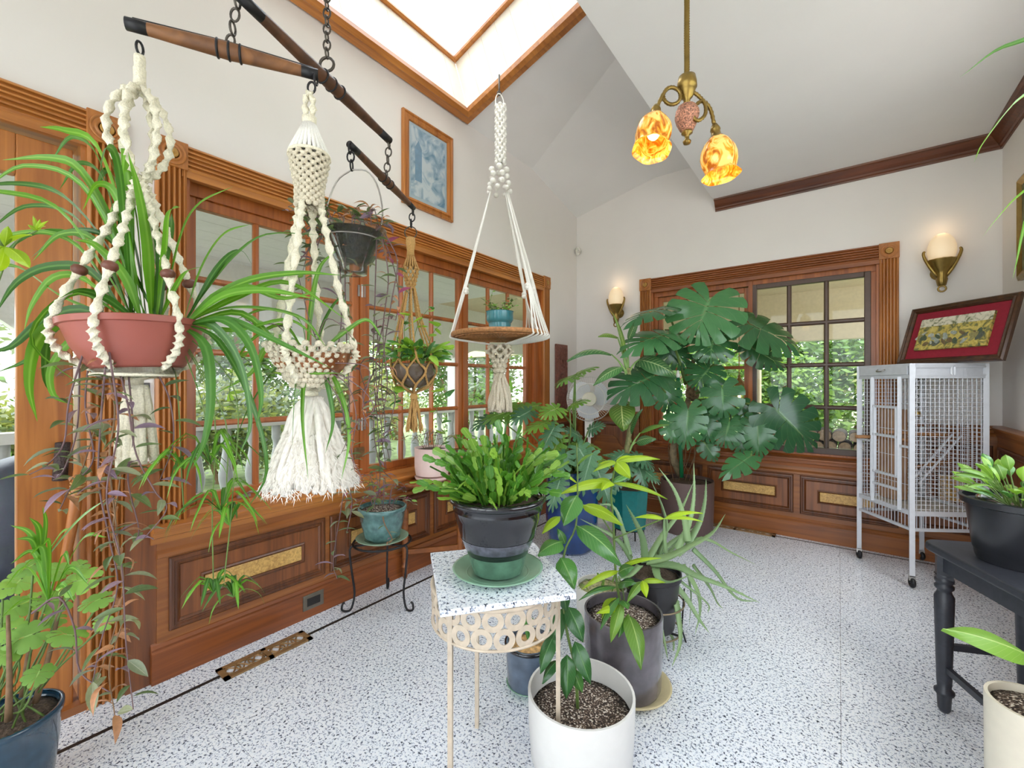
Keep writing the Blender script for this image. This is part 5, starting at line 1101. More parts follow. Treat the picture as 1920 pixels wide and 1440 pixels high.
# withered tradescantia hanging from the same bowl
for pts, kind, dd in [([(180, 640), (195, 740), (170, 830), (150, 890), (120, 930)], 0, 0), ([(190, 650), (215, 760), (205, 860), (215, 960), (225, 1050), (232, 1150), (205, 1250), (215, 1340)], 0, -.04), ([(215, 660), (240, 760), (255, 850), (290, 920), (312, 955), (270, 1010)], 1, -.03), ([(160, 650), (130, 750), (120, 830), (90, 870), (55, 890)], 1, -.06),
        ([(230, 680), (232, 800), (225, 900), (212, 1000), (232, 1080), (215, 1180), (180, 1280)], 0, .02), ([(290, 690), (318, 750), (325, 830), (300, 900)], 1, .03), ([(170, 650), (160, 760), (175, 860), (135, 910), (110, 960)], 1, -.02), ([(200, 660), (190, 780), (185, 900), (205, 1010), (220, 1100), (190, 1200), (170, 1300)], 1, -.05), ([(240, 690), (250, 820), (240, 900), (260, 990), (250, 1020)], 1, 0), ([(205, 660), (222, 800), (200, 930), (228, 1060), (236, 1200), (250, 1330)], 1, -.07), ([(150, 650), (145, 800), (120, 880), (100, 900)], 1, .03)]:
    vine(t, [P(x, y, 1.09 + dd) for x, y in pts], (TD + TD + TL[:2]) if kind == 0 else TL, .06, .03, .0023, BSTEM if kind == 0 else PSTEM, .45)
# ---- 2. wooden bowl in the cone-top hanger
WB = wood('dark_bowl_wood', (120, 70, 40), (170, 112, 70), 'x'); c = Vector((bo.x, bo.y, zb(672)))
t = thing('hanging_wooden_bowl_plant', 'wooden bowl of spider plant and vines in the wool tailed hanger', 'potted plant', c - UP * .05, 'hanging plants')
potmb(c, [(.04, -.062), (.07, -.05), (.095, -.02), (.108, .012), (.112, .014)], 32).build('bowl', WB, t, True); soil(t, c, .1, .0)
for pts, w_, dd in [([(560, 665), (540, 640), (500, 650), (470, 700), (400, 740)], .016, 0), ([(575, 665), (560, 600), (500, 580), (440, 600)], .016, .05), ([(590, 665), (610, 600), (640, 560), (660, 600)], .014, .03), ([(575, 665), (585, 560), (600, 500), (630, 470)], .014, .06), ([(590, 668), (575, 690), (568, 780), (578, 900)], .018, -.12), ([(585, 668), (560, 690), (552, 760), (548, 850)], .015, -.13), ([(600, 668), (615, 720), (625, 790), (610, 850)], .014, -.11), ([(605, 668), (640, 740), (655, 820), (640, 900)], .012, -.08), ([(560, 668), (520, 690), (470, 760), (440, 830)], .014, -.05), ([(570, 660), (530, 610), (470, 640), (430, 700)], .014, -.06), ([(600, 660), (650, 620), (690, 600), (720, 640)], .012, 0)]: sp(pts, w_, dd, R.choice([SPID, SPIDD]), 1.262)
for pts, mes in [([(600, 690), (650, 720), (668, 780), (660, 850), (680, 900)], TL), ([(615, 690), (680, 730), (700, 770), (665, 800), (640, 850)], TL), ([(560, 660), (520, 610), (480, 610), (450, 590)], SL), ([(590, 655), (610, 600), (640, 610), (665, 640)], TL), ([(600, 655), (580, 600), (570, 560), (560, 520)], SL), ([(560, 690), (500, 700), (455, 670), (440, 680), (430, 740), (440, 760)], PL), ([(600, 690), (640, 760), (655, 830), (665, 880)], TL), ([(610, 680), (690, 690), (680, 760), (690, 800)], TD)]: vine(t, [P(x, y, 1.22) for x, y in pts], mes, .032 if mes is not PL else .035, .034, .0018, PSTEM if mes is not PL else STEM)
# ---- 3. glass bowl with trailing tradescantia
c = P(662, 435, 1.6)
t = thing('hanging_glass_bowl_plant', 'clear glass bowl of trailing purple tradescantia on a wire hoop', 'potted plant', c - UP * .15, 'hanging plants')
GB = [(.05, -.155), (.052, -.12), (.062, -.105), (.10, -.02), (.118, .004), (.12, .008)]
potmb(c, GB, 40, .004).build('glass_bowl', CLEAR, t, True)
MB().lathe([(1e-4, -.10), (.06, -.10), (.095, -.022), (.108, -.006), (1e-4, 0)], c, 32).build('soil', plain('mossy_soil', (48, 42, 30), .95, var=.7, nscale=70, bump=.8), t, True)
MB().torus(c + UP * -.035, .105, .0025, UP, 36, 6).build('wire_ring', NICK, t, True)
MB().tube(spline([P(660, 318, 1.6), P(633, 338, 1.6), P(615, 380, 1.6), P(606, 430, 1.6), P(612, 455, 1.6)], 14)[::-1] + spline([P(660, 318, 1.6), P(690, 322, 1.6), P(710, 355, 1.6), P(717, 410, 1.6), P(700, 455, 1.6)], 14)[1:], .003, 6).build('wire_hoop', NICK, t, True)
for pts, mes in [([(620, 432), (600, 425), (575, 410), (560, 430), (545, 440)], TL), ([(615, 432), (595, 440), (580, 465), (560, 490), (550, 500)], TL), ([(620, 430), (600, 450), (585, 490), (600, 540)], TL), ([(630, 430), (610, 405), (590, 395), (575, 405)], TL), ([(640, 430), (645, 410), (635, 400)], TD), ([(680, 430), (690, 408), (705, 405)], TL), ([(660, 430), (660, 405), (655, 395)], TL), ([(705, 432), (720, 420), (735, 428)], TL),
        ([(640, 440), (637, 480), (640, 600), (630, 700), (655, 850), (640, 950), (625, 1050), (632, 1085)], TL), ([(650, 442), (647, 520), (650, 640), (655, 760), (650, 830), (645, 900), (655, 965)], TL[:1] + TD), ([(715, 440), (728, 520), (718, 620), (726, 720), (715, 800), (724, 880)], TL + TD), ([(706, 442), (703, 560), (700, 680), (708, 800), (712, 900), (700, 950)], TL), ([(722, 438), (745, 490), (735, 560), (722, 640), (715, 720), (722, 790), (716, 850)], TD + TM + TL), ([(716, 440), (738, 500), (748, 560), (742, 600)], TM + TD), ([(700, 700), (690, 720), (680, 740), (690, 780)], TL), ([(715, 690), (690, 670), (675, 690), (685, 730)], TM + TL), ([(712, 720), (740, 740), (735, 780), (726, 820)], TL), ([(720, 600), (705, 680), (712, 780), (730, 860)], TL + TM), ([(705, 600), (712, 700), (700, 790), (712, 870), (735, 900)], TL), ([(645, 900), (660, 940), (650, 1000)], TL)]:
    vine(t, [P(x, y, 1.57 + R.gauss(0, .02)) for x, y in pts], mes, .056, .032, .0026, PSTEM, .35)
for i in range(26):
    px, py = (R.uniform(600, 650), R.uniform(428, 445)) if i < 17 else (R.uniform(640, 715), R.uniform(420, 432))
    tx, ty = (px - R.uniform(10, 80), py + R.uniform(-45, 90)) if i < 17 else (px + R.uniform(-25, 30), py - R.uniform(8, 26))
    dd = R.gauss(1.56, .05); vine(t, [P(px, py, dd), P((px + tx) / 2, min(py, ty) - 12, dd), P(tx, ty, dd - .02)], TL + [SL[0]] + (TD if i > 16 else []), .05, .024, .002, PSTEM, .2)
# ---- 4. pothos in ribbed glass bowl (jute hanger)
c = Vector((bc3.x, bc3.y, zc(690))); 
t = thing('hanging_pothos', 'lime pothos in a ribbed glass bowl in the jute hanger', 'potted plant', c - UP * .09, 'hanging plants')
potmb(c, [(.03, -.10), (.07, -.08), (.098, -.04), (.108, .01), (.108, .02)], 40, .005, scal=lambda a: 1 + .02 * cos(20 * a)).build('ribbed_bowl', glass('smoky_ribbed_glass', (.75, .7, .66, 1), 1.6, .08, 1.5, .35, srgb(150, 132, 116)), t, True)
MB().lathe([(1e-4, -.08), (.06, -.07), (.088, -.03), (.095, 0), (1e-4, .01)], c, 24).build('soil', SOIL, t, True)
for i in range(64):
    a = R.random() * 2 * pi; rr_ = .03 + .09 * R.random(); p = c + Vector((cos(a) * rr_, sin(a) * rr_, .02 + .10 * R.random() * (1 - rr_ * 4) + .02)); place(t, R.choice(PL), p, Vector((cos(a), sin(a), .2 + R.gauss(0, .5))), Vector((cos(a) * .3, sin(a) * .3, 1)) + TOCAM(p) * .5, .07 + .035 * R.random())
for pts in ([(770, 680), (780, 620), (795, 590), (808, 575)], [(765, 680), (758, 620), (768, 590)], [(790, 680), (815, 660), (840, 655), (852, 650)], [(810, 690), (830, 720), (835, 745), (818, 765), (832, 800), (836, 830)], [(750, 690), (742, 720), (740, 740), (755, 760)], [(790, 680), (812, 625), (825, 610)], [(745, 690), (735, 725), (752, 750)]): vine(t, [P(x, y, 2.12) for x, y in pts], PL, .062, .05, .002, STEM, .2)
# ---- 5. teal pot on the rattan tray
TEAL = plain('teal_glaze', (62, 134, 148), .25, var=.08, coat=.3); c = Vector((tr0.x, tr0.y, 0)) + UP * zd(629)
t = thing('teal_succulent_pot', 'small teal clay pot of succulents on the rattan tray', 'potted plant', c, 'small succulent pots')
c = c + UP * .006
potmb(c, [(.062, 0), (.078, .07), (.077, .078), (.082, .082), (.093, .10), (.094, .155), (.098, .158)], 32).build('pot', TEAL, t, 'auto'); soil(t, c, .086, .145)
for i in range(16):
    a = R.random() * 6.28; b = c + Vector((cos(a) * .05, sin(a) * .05, .155)); L_ = .04 + .06 * R.random(); vine(t, [b, b + Vector((cos(a) * .02, sin(a) * .02, L_ * .6)), b + Vector((cos(a) * .06, sin(a) * .06, L_))], SL, .028, .014, .002, STEM, 0)
vine(t, [c + XR * -.05 + UP * .155, c + XR * -.07 + UP * .2, c + XR * -.05 + UP * .3], SL, .022, .02, .002, STEM, 0)
# ---- 6. pink and amber pots on the side table
PINKP = plain('blush_pink_ceramic', (226, 198, 190), .4, var=.03); c = Vector((.183, -2.354, .62)); c = Vector((.185, -2.30, .622))
t = thing('pink_pot_plant', 'trailing grey plant in a blush pink pot on the side table', 'potted plant', c)
potmb(c + UP * .03, [(.085, 0), (.105, .01), (.112, .06), (.113, .18), (.115, .184)], 36).build('pot', PINKP, t, 'auto'); MB().lathe([(1e-4, 0), (.09, 0), (.106, .012), (.112, .028), (.11, .028), (1e-4, .024)], c, 36).build('saucer', PINKP, t, True); soil(t, c + UP * .03, .105, .168)
for i in range(15):
    a = R.random() * 6.28; b = c + Vector((cos(a) * .05, sin(a) * .05, .205)); e_ = .08 + .08 * R.random(); vine(t, [b, b + Vector((cos(a) * e_ * .5, sin(a) * e_ * .5, .07 + .05 * R.random())), b + Vector((cos(a) * e_, sin(a) * e_, .02 + .08 * R.random()))], TL + [SL[0]], .035, .03, .002, BSTEM)
AMBP = plain('amber_glaze', (150, 104, 52), .25, var=.3, nscale=14, coat=.4); c = Vector((.19, -2.04, .622))
t = thing('amber_pot_plant', 'small plant in an amber glazed pot beside the pink pot', 'potted plant', c)
potmb(c, [(.07, 0), (.078, .02), (.082, .12), (.09, .125), (.088, .14), (.094, .145), (.094, .165)], 32).build('pot', AMBP, t, 'auto'); soil(t, c, .08, .15)
for i in range(10): a = R.random() * 6.28; strap(t, [c + UP * .16, c + Vector((cos(a) * .06, sin(a) * .06, .26)), c + Vector((cos(a) * .15, sin(a) * .15, .24))], .02, SPID, n=8)
# ---- 7. teal-green pot on the wire stand
GLZ = plain('mottled_teal_glaze', (88, 124, 122), .22, var=.45, nscale=22, coat=.4); c = wc + UP * .366
saucer('plant_saucer', 'pale green saucer in the wrought iron stand', wc, .145, .366, plain('celadon', (150, 176, 150), .25, var=.06))
c = wc + UP * .378
t = thing('teal_glazed_pot_plant', 'purple leaved plant in a mottled teal pot on the wire stand', 'potted plant', c)
potmb(c, [(.085, 0), (.1, .02), (.118, .10), (.124, .155), (.132, .16), (.134, .178), (.128, .182)], 36).build('pot', GLZ, t, True); soil(t, c, .12, .16, PERL)
for i in range(14):
    a = R.random() * 6.28; b = c + Vector((cos(a) * .05, sin(a) * .05, .165)); h = .05 + .14 * R.random(); vine(t, [b, b + Vector((cos(a) * .03, sin(a) * .03, h)), b + Vector((cos(a) * .1, sin(a) * .1, h * .9)), b + Vector((cos(a) * .13, sin(a) * .13, h * .5))], TL + TM + [SL[1]], .04, .03, .0022, PSTEM)
vine(t, [P(716, 960, 2.36), P(722, 985, 2.31), P(735, 1010, 2.30), P(728, 1020, 2.3)], TL + TD, .045, .03, .004, BSTEM)
# ---- 8. geranium pot at lower left
BLUP = plain('deep_blue_glaze', (40, 74, 96), .2, var=.35, nscale=12, coat=.5); c = Vector((.30, -4.085, 0)); c = Vector((.34, -4.13, 0))
t = thing('geranium_pot', 'scented geranium with round leaves in a blue pot at lower left', 'potted plant', c)
potmb(c, [(.085, 0), (.1, .05), (.112, .16), (.115, .24), (.122, .245), (.122, .262), (.118, .264)], 36).build('pot', BLUP, t, True); soil(t, c, .11, .245)
for px, py, r_, dd in [(150, 1088, 33, 1.3), (182, 1125, 26, 1.33), (130, 1190, 30, 1.26), (52, 1192, 32, 1.28), (15, 1180, 26, 1.3), (55, 1062, 24, 1.36), (105, 1125, 30, 1.38), (72, 1262, 24, 1.2), (195, 1168, 16, 1.3), (25, 1140, 26, 1.34), (108, 1068, 22, 1.36), (-5, 1105, 26, 1.3), (15, 1225, 22, 1.25), (100, 1160, 22, 1.4), (150, 1060, 16, 1.38), (60, 1125, 24, 1.42), (35, 1090, 24, 1.42)]:
    p = P(px, py, dd); n_ = (TOCAM(p) * .7 + UP * .9 + Vector((R.gauss(0, .25), R.gauss(0, .25), 0))).normalized(); a = R.random() * 6.28; dv = (Matrix.Rotation(R.gauss(2.6, .6), 3, n_) @ n_.cross(XR)).normalized(); L_ = r_ * dd / FPX * .9
    lobed(t, p - dv * L_ * .3, p + dv * L_ * .75, L_ * 2.0, n_, GER, n=5, gap=.14, start=.7, arch=.05, cup=.25, back=172, tipl=.75)
    MB().tube(spline([p - dv * L_ * .3, (p + c) / 2 + UP * .1 + Vector((R.gauss(0, .02), R.gauss(0, .02), 0)), c + Vector((R.gauss(0, .05), R.gauss(0, .05), .25))], 8), .003, 5).build('stem', STEM, t, True)
for i in range(5): a = i * 1.25; MB().tube(spline([c + Vector((cos(a) * .06, sin(a) * .06, .28)), c + Vector((cos(a) * .09, sin(a) * .09, .42)), c + Vector((cos(a) * .05, sin(a) * .12, .58))], 8), [.009 - .0006 * k for k in range(9)], 7).build('woody_stem', BSTEM, t, True)
for px, py in ((78, 1058), (92, 1130)):
    for tx, ty in ((20, 985), (80, 950), (200, 935), (55, 970), (30, 1010), (130, 990)): sp([(px, py), ((px + tx) / 2 + 8, (py + ty) / 2 - 20), (tx, ty + (py - 1058))], .015, -.05, SPID, 1.3)
for tx, ty in ((10, 1090), (0, 1150), (140, 1120), (170, 1090)): sp([(92, 1130), ((92 + tx) / 2, ty - 25), (tx, ty + 10)], .013, -.05, SPID, 1.3)
vine(t, [P(60, 1150, 1.2), P(110, 1120, 1.2), P(140, 1180, 1.2), P(150, 1260, 1.2), P(210, 1300, 1.2)], TL, .055, .05, .003, PSTEM)
# lime sprig entering at the left edge
t = thing('lime_leaf_plant', 'lime green palmate sprig at the far left edge before the door', 'potted plant', (.62, -4.47, 0)); b = Vector((.62, -4.47, 0))
potmb(b, [(.08, 0), (.1, .2), (.105, .2)], 24).build('pot', BLUP, t, True); soil(t, b, .09, .18)
MB().tube(spline([b + UP * .18, P(-60, 900, .98), P(-40, 640, .98), P(5, 450, .98)], 16), .005, 6).build('stem', STEM, t, True)
for tx, ty, w_ in ((55, 500, 22), (-5, 510, 20), (15, 425, 14), (60, 440, 12), (-40, 470, 20)): broad(t, P(8, 462, .98), P(tx, ty, .95), w_ * 1.1 / FPX, face(P(8, 462, .98)), LIME, shape='obov')
for tx, ty in ((75, 415), (85, 428), (62, 408), (52, 425), (90, 418)): broad(t, P(70, 432, .98), P(tx, ty - 4, .97), .009, face(P(70, 432, .98)), LIME)
MB().tube(spline([P(-40, 640, .98), P(20, 470, .98), P(70, 432, .98)], 8), .002, 5).build('stem', STEM, t, True)
# ---- 9. Christmas cactus on the granite stand
BLKGL = plain('black_blue_glaze', (14, 15, 22), .14, var=.5, nscale=9, coat=.5); GRNGL = plain('green_crackle_glaze', (84, 120, 100), .2, var=.25, nscale=20, coat=.5)
cc = CAM + XR * -.045 + FW * 1.375; 
CEL = plain('celadon_green_dish', (132, 172, 146), .22, var=.08, nscale=16, coat=.4)
saucer('plant_saucer', 'celadon green saucer on the granite slab', cc, .143, .65, CEL, .024)
c = Vector((cc.x, cc.y, .663))
t = thing('christmas_cactus', 'bushy Christmas cactus in a dark glazed pot on granite', 'potted plant', c)
potmb(c, [(.078, .0), (.086, .03), (.092, .058), (.098, .062), (.12, .12), (.133, .17), (.139, .195), (.142, .198), (.138, .202), (.142, .206), (.139, .212), (.145, .217), (.154, .226), (.152, .235), (.146, .237)], 48).build('pot', BLKGL, t, True)
MB().lathe([(.0785, .0005), (.0868, .03), (.0935, .0575), (.096, .06)], c, 48, cap=False).build('glaze_foot', GRNGL, t, True)
SAND = plain('ash_drip_glaze', (74, 74, 86), .25, var=.5, nscale=40, coat=.4)
MB().lathe([(.0955, .0605), (.0985, .064), (.116, .108), (.1175, .111)], c, 48, cap=False).build('ash_glaze', SAND, t, True)
soil(t, c, .138, .215)
def cchain(b, d, L_, n, mat):
    m = MB(); p = Vector(b); d = Vector(d).normalized(); sd = d.cross(UP); sd = sd.normalized() if sd.length > .1 else XR.copy(); sd = Matrix.Rotation(R.gauss(0, .8), 3, d) @ sd
    for i in range(n):
        l = L_ * (.8 + .4 * R.random()); nn = sd.cross(d); w_ = l * .26; pts = []; uv = []
        for v, ww in ((0, .18), (.15, .62), (.35, 1.0), (.5, .82), (.72, 1.05), (.92, .9), (1, .3)):
            for u in (-1, 0, 1): pts.append(p + d * (l * v) + sd * (w_ * ww * u) + nn * (.004 if u == 0 else 0)); uv.append((.5 + .5 * u, v))
        m.add(pts, [(k * 3 + j, k * 3 + j + 1, k * 3 + j + 4, k * 3 + j + 3) for k in range(6) for j in range(2)], uv)
        p = p + d * l * .96; d = (d + Vector((R.gauss(0, .14), R.gauss(0, .14), -.05 - .05 * i + R.gauss(0, .12)))).normalized(); sd = (sd - d * sd.dot(d)).normalized(); sd = Matrix.Rotation(R.gauss(0, .5), 3, d) @ sd
    m.build('segmented_stem', mat, t, True, recalc=False)
for i in range(150):
    a = R.random() * 2 * pi; rr_ = .1 * sqrt(R.random()); el = 1.45 - 5.6 * rr_ + R.gauss(0, .28); n_ = R.choice([4, 5, 5, 6] if rr_ < .06 else [3, 4, 4, 5])
    cchain(c + Vector((cos(a) * rr_, sin(a) * rr_, .225)), Vector((cos(a) * cos(el), sin(a) * cos(el), max(.15, sin(el)))), .041, n_, R.choice([CACT, CACT, CACTL]))
for a in (2.8, 3.2): dd = XR * cos(a) - FW * .1 * sin(a * 3); cchain(c + XR * -.1 + UP * .25, dd + UP * .25, .036, 5, CACTL)
# ---- 10. grey-brown cylinder pot with young money tree
def cylpot(name, label, px, dd, rim_z, r_, mat, soilz=None, smat=None, cat='potted plant', base_z=0.0, foot=None, th=.008):
    c = CAM + XR * ((px - 960) / FPX * dd) + FW * dd; c.z = base_z
    t = thing(name, label, cat, c); h = rim_z - base_z
    potmb(c, [(r_ * .92, 0), (r_ * .95, .012), (r_ * .985, h * .5), (r_, h - .004), (r_ * .995, h)], 44, th).build('pot', mat, t, 'auto'); soil(t, c, r_ - th - .001, h - (soilz or .03), smat); return t, c
GB1 = plain('brown_grey_drip_glaze', (98, 92, 98), .22, var=.4, nscale=9, coat=.5)
c = CAM + XR * (205 / FPX * 1.80) + FW * 1.80; saucer('plant_saucer', 'cream plastic saucer under the brown grey pot', CAM + XR * (218 / FPX * 1.80) + FW * 1.78, .165, .0, plain('cream_plastic', (214, 200, 158), .4, var=.05), .035)
t, c = cylpot('money_tree_pot', 'young money tree in a brown grey glazed pot', 1168, 1.79, .318, .158, GB1, .04, PERL, base_z=.02)
MB().lathe([(.1475, .045), (.1495, .06)], c, 44, cap=False).build('dark_band', BLACK, t)
MB().tube(spline([c + UP * .26, P(1155, 1080, 1.76), P(1150, 980, 1.74), P(1146, 920, 1.72), P(1155, 866, 1.70)], 16), [.006 - .0002 * i for i in range(17)], 7).build('stem', STEM, t, True)
def L(px, py, tx, ty, wpx, dd, mat, d2=None, shape='ovate', nh=None, **k):
    B = P(px, py, dd); T = P(tx, ty, d2 if d2 else dd); return broad(t, B, T, wpx * dd / FPX, nh or face(B, .7, .9, .2), mat, shape=shape, **k)
for a in [(1155, 866, 1238, 861, 14, 1.70, LIME, 1.75), (1155, 866, 1182, 896, 26, 1.70, LIME, 1.64), (1155, 866, 1112, 884, 13, 1.70, LIME, 1.66), (1155, 866, 1120, 872, 10, 1.70, LIME, 1.78), (1155, 866, 1185, 856, 10, 1.7, LIME, 1.8), (1148, 905, 1048, 926, 22, 1.72, LIME, 1.62), (1148, 905, 1100, 910, 24, 1.72, LIME, 1.75), (1148, 905, 1252, 936, 12, 1.72, LIME, 1.70), (1148, 905, 1128, 918, 20, 1.72, LIME, 1.6), (1148, 905, 1185, 892, 14, 1.72, MIDG, 1.8),
          (1092, 946, 1168, 984, 30, 1.72, LIME, 1.66), (1245, 972, 1318, 962, 15, 1.70, LIME, 1.72), (1245, 972, 1190, 970, 12, 1.70, LIME, 1.74), (1245, 972, 1318, 978, 10, 1.7, LIME, 1.68), (1160, 1070, 1090, 1105, 14, 1.72, LIME, 1.62), (1160, 1065, 1240, 1046, 12, 1.72, LIME, 1.68), (1158, 1075, 1188, 1062, 24, 1.7, MIDG, 1.66), (1155, 1100, 1085, 1125, 14, 1.7, MIDG, 1.6), (1158, 1095, 1192, 1092, 26, 1.7, MIDG, 1.64), (1205, 1090, 1248, 1092, 12, 1.68, LIME, 1.7), (1205, 1090, 1175, 1130, 16, 1.68, PHIL, 1.62), (1205, 1088, 1212, 1120, 16, 1.68, LIME, 1.62),
          (1155, 1120, 1128, 1160, 26, 1.68, LIME, 1.62), (1160, 1120, 1125, 1180, 20, 1.66, MIDG, 1.6), (1165, 1130, 1145, 1205, 22, 1.66, PHIL, 1.58), (1178, 1150, 1203, 1255, 36, 1.66, PHIL, 1.52), (1165, 1125, 1178, 1140, 20, 1.66, MIDG, 1.6), (1158, 1140, 1118, 1150, 14, 1.66, LIME, 1.6), (1170, 1160, 1160, 1195, 16, 1.66, MIDG, 1.6)]: L(*a)
for pts in ([(1146, 920), (1150, 905)], [(1148, 1000), (1120, 960), (1092, 946)], [(1150, 1010), (1200, 990), (1245, 972)], [(1155, 1090), (1180, 1095), (1205, 1090)], [(1165, 1170), (1170, 1120), (1160, 1080)]): MB().tube(spline([P(x, y, 1.72) for x, y in pts], 6), .003, 5).build('stem', STEM, t, True)
# ---- 11. white pot with tall leafy seedling
t, c = cylpot('white_pot_seedling', 'tall glossy leaved seedling in a wide white pot in front', 1089, 1.46, .222, .178, plain('white_ceramic', (226, 224, 220), .3, var=.02, coat=.3), .075, PERL)
MB().tube(spline([c + UP * .15 + XR * -.01, P(1078, 1250, 1.46), P(1062, 1180, 1.46), P(1053, 1090, 1.47), P(1060, 1030, 1.47), P(1080, 985, 1.48), P(1083, 900, 1.49), P(1081, 830, 1.50)], 24), [.006 - .00016 * i for i in range(25)], 7).build('stem', STEM, t, True)
for a in [(1082, 928, 1056, 985, 42, 1.46, MIDG, 1.42), (1050, 968, 1016, 1000, 20, 1.46, LIME, 1.44), (1082, 985, 1166, 1060, 48, 1.47, MIDG, 1.42), (1055, 1015, 1008, 1040, 40, 1.46, MIDG, 1.42), (1052, 1045, 1078, 1105, 40, 1.46, MIDG, 1.42), (1066, 1138, 1094, 1205, 34, 1.44, DARKG, 1.40), (1040, 1190, 1012, 1264, 30, 1.44, DARKG, 1.41), (1078, 1203, 1108, 1285, 30, 1.44, DARKG, 1.40), (1064, 1228, 1062, 1312, 32, 1.42, DARKG, 1.38), (1046, 1238, 1016, 1282, 24, 1.42, DARKG, 1.40), (1055, 1140, 1035, 1230, 30, 1.47, DARKG, 1.44), (1075, 1255, 1092, 1300, 22, 1.43, MIDG, 1.42), (1083, 870, 1112, 850, 12, 1.49, PHIL, 1.46), (1082, 905, 1030, 880, 12, 1.49, LIME, 1.46), (1060, 1020, 1045, 990, 16, 1.48, MIDG, 1.5), (1052, 1095, 1062, 1150, 26, 1.48, DARKG, 1.46)]: L(*a)
# ---- 12. small blue-grey pot on a green saucer, moss pot
c = CAM + XR * (32 / FPX * 1.8) + FW * 1.80; saucer('plant_saucer', 'green saucer under the small blue grey pot', c, .095, 0, CEL, .02)
t, c = cylpot('blue_grey_pot', 'small blue grey glazed pot with a cut stump behind the stand', 992, 1.80, .185, .095, plain('blue_grey_glaze', (84, 98, 116), .2, var=.3, nscale=14, coat=.5), .02, plain('bark_chips', (196, 156, 104), .9, var=.5, nscale=60, bump=.8), base_z=.012)
MB().lathe([(.096, .158), (.102, .162), (.102, .172), (.096, .174)], c, 36, cap=False).build('rim_band', BLKGL, t, True)
for i in range(3): strap(t, [c + UP * .16, c + Vector((.03 * i - .03, .02, .22)), c + Vector((.05 * i - .05, .03, .26))], .02, MIDG, n=8)
t, c = cylpot('moss_pot', 'white pot of pale moss behind the brown grey pot', 1128, 2.16, .25, .125, plain('white_pot_moss', (224, 222, 216), .4, var=.03), .02, plain('pale_moss', (176, 172, 128), .95, var=.5, nscale=60, bump=1))
for i in range(14): a = R.random() * 6.28; rr_ = .1 * R.random(); strap(t, [c + Vector((cos(a) * rr_, sin(a) * rr_, .235)), c + Vector((cos(a) * rr_ * 1.3, sin(a) * rr_ * 1.3, .27)), c + Vector((cos(a) * rr_ * 1.8, sin(a) * rr_ * 1.8, .26))], .012, PHIL, n=6)
# ---- 13. aloe
dA = 2.12; c = CAM + XR * (262 / FPX * dA) + FW * dA; c.z = .07
t = thing('aloe_plant', 'sprawling aloe in a black plastic pot on a wire stand', 'potted plant', c)
potmb(c, [(.10, 0), (.105, .01), (.13, .24), (.138, .245), (.138, .27)], 36).build('pot', plain('black_plastic', (44, 42, 46), .35, var=.1), t, 'auto'); soil(t, c, .125, .245)
ws = thing('low_wire_stand', 'low thin wire stand under the aloe pot', 'plant stand', (c.x, c.y, 0)); WIRE = plain('tan_wire', (150, 134, 108), .4, .5)
for z in (.065, .20): MB().torus((c.x, c.y, z), .125 + z * .12, .004, UP, 30, 6).build('hoop', WIRE, ws, True)
for i in range(4): a = i * pi / 2 + .5; MB().tube([(c.x + cos(a) * .16, c.y + sin(a) * .16, 0), (c.x + cos(a) * .14, c.y + sin(a) * .14, .065), (c.x + cos(a) * .152, c.y + sin(a) * .152, .26)], .004, 6).build('leg', IRON, ws, True)
MB().bar((c.x - .13, c.y, .063), (c.x + .13, c.y, .063), .008).bar((c.x, c.y - .13, .063), (c.x, c.y + .13, .063), .008).build('cross_bar', IRON, ws)
def aloe(pts, w_, dd):
    n = len(pts); q = spline([P(x, y, dA + dd * i / (n - 1)) for i, (x, y) in enumerate(pts)], 16); m = MB(); vs = []; uv = []; t0 = (q[1] - q[0]).normalized(); side = t0.cross(face(q[0], .6, .8, .2)).normalized()
    for i, p in enumerate(q):
        tg = (q[min(i + 1, 16)] - q[max(i - 1, 0)]).normalized(); side = (side - tg * side.dot(tg)).normalized(); nn = side.cross(tg); s = i / 16; ww = w_ / 2 * max(.03, (1 - s) ** .75)
        for u, h in ((-1, .25), (0, -.05), (1, .25), (.7, -.45), (0, -.7), (-.7, -.45)): vs.append(p + side * ww * u + nn * ww * h); uv.append((.5 + .5 * u, s))
    m.add(vs, [(i * 6 + j, i * 6 + (j + 1) % 6, i * 6 + 6 + (j + 1) % 6, i * 6 + 6 + j) for i in range(16) for j in range(6)], uv)
    for s in range(2, 15):   # marginal teeth
        for u in (0, 2):
            p = Vector(vs[s * 6 + u]); o_ = (p - q[s]).normalized() * w_ * .10; tg = (q[s + 1] - q[s]).normalized() * w_ * .06; m.add([p - tg, p + tg, p + o_], [(0, 1, 2)], [(0, 0)] * 3)
    m.build('leaf', ALOE, t, True)
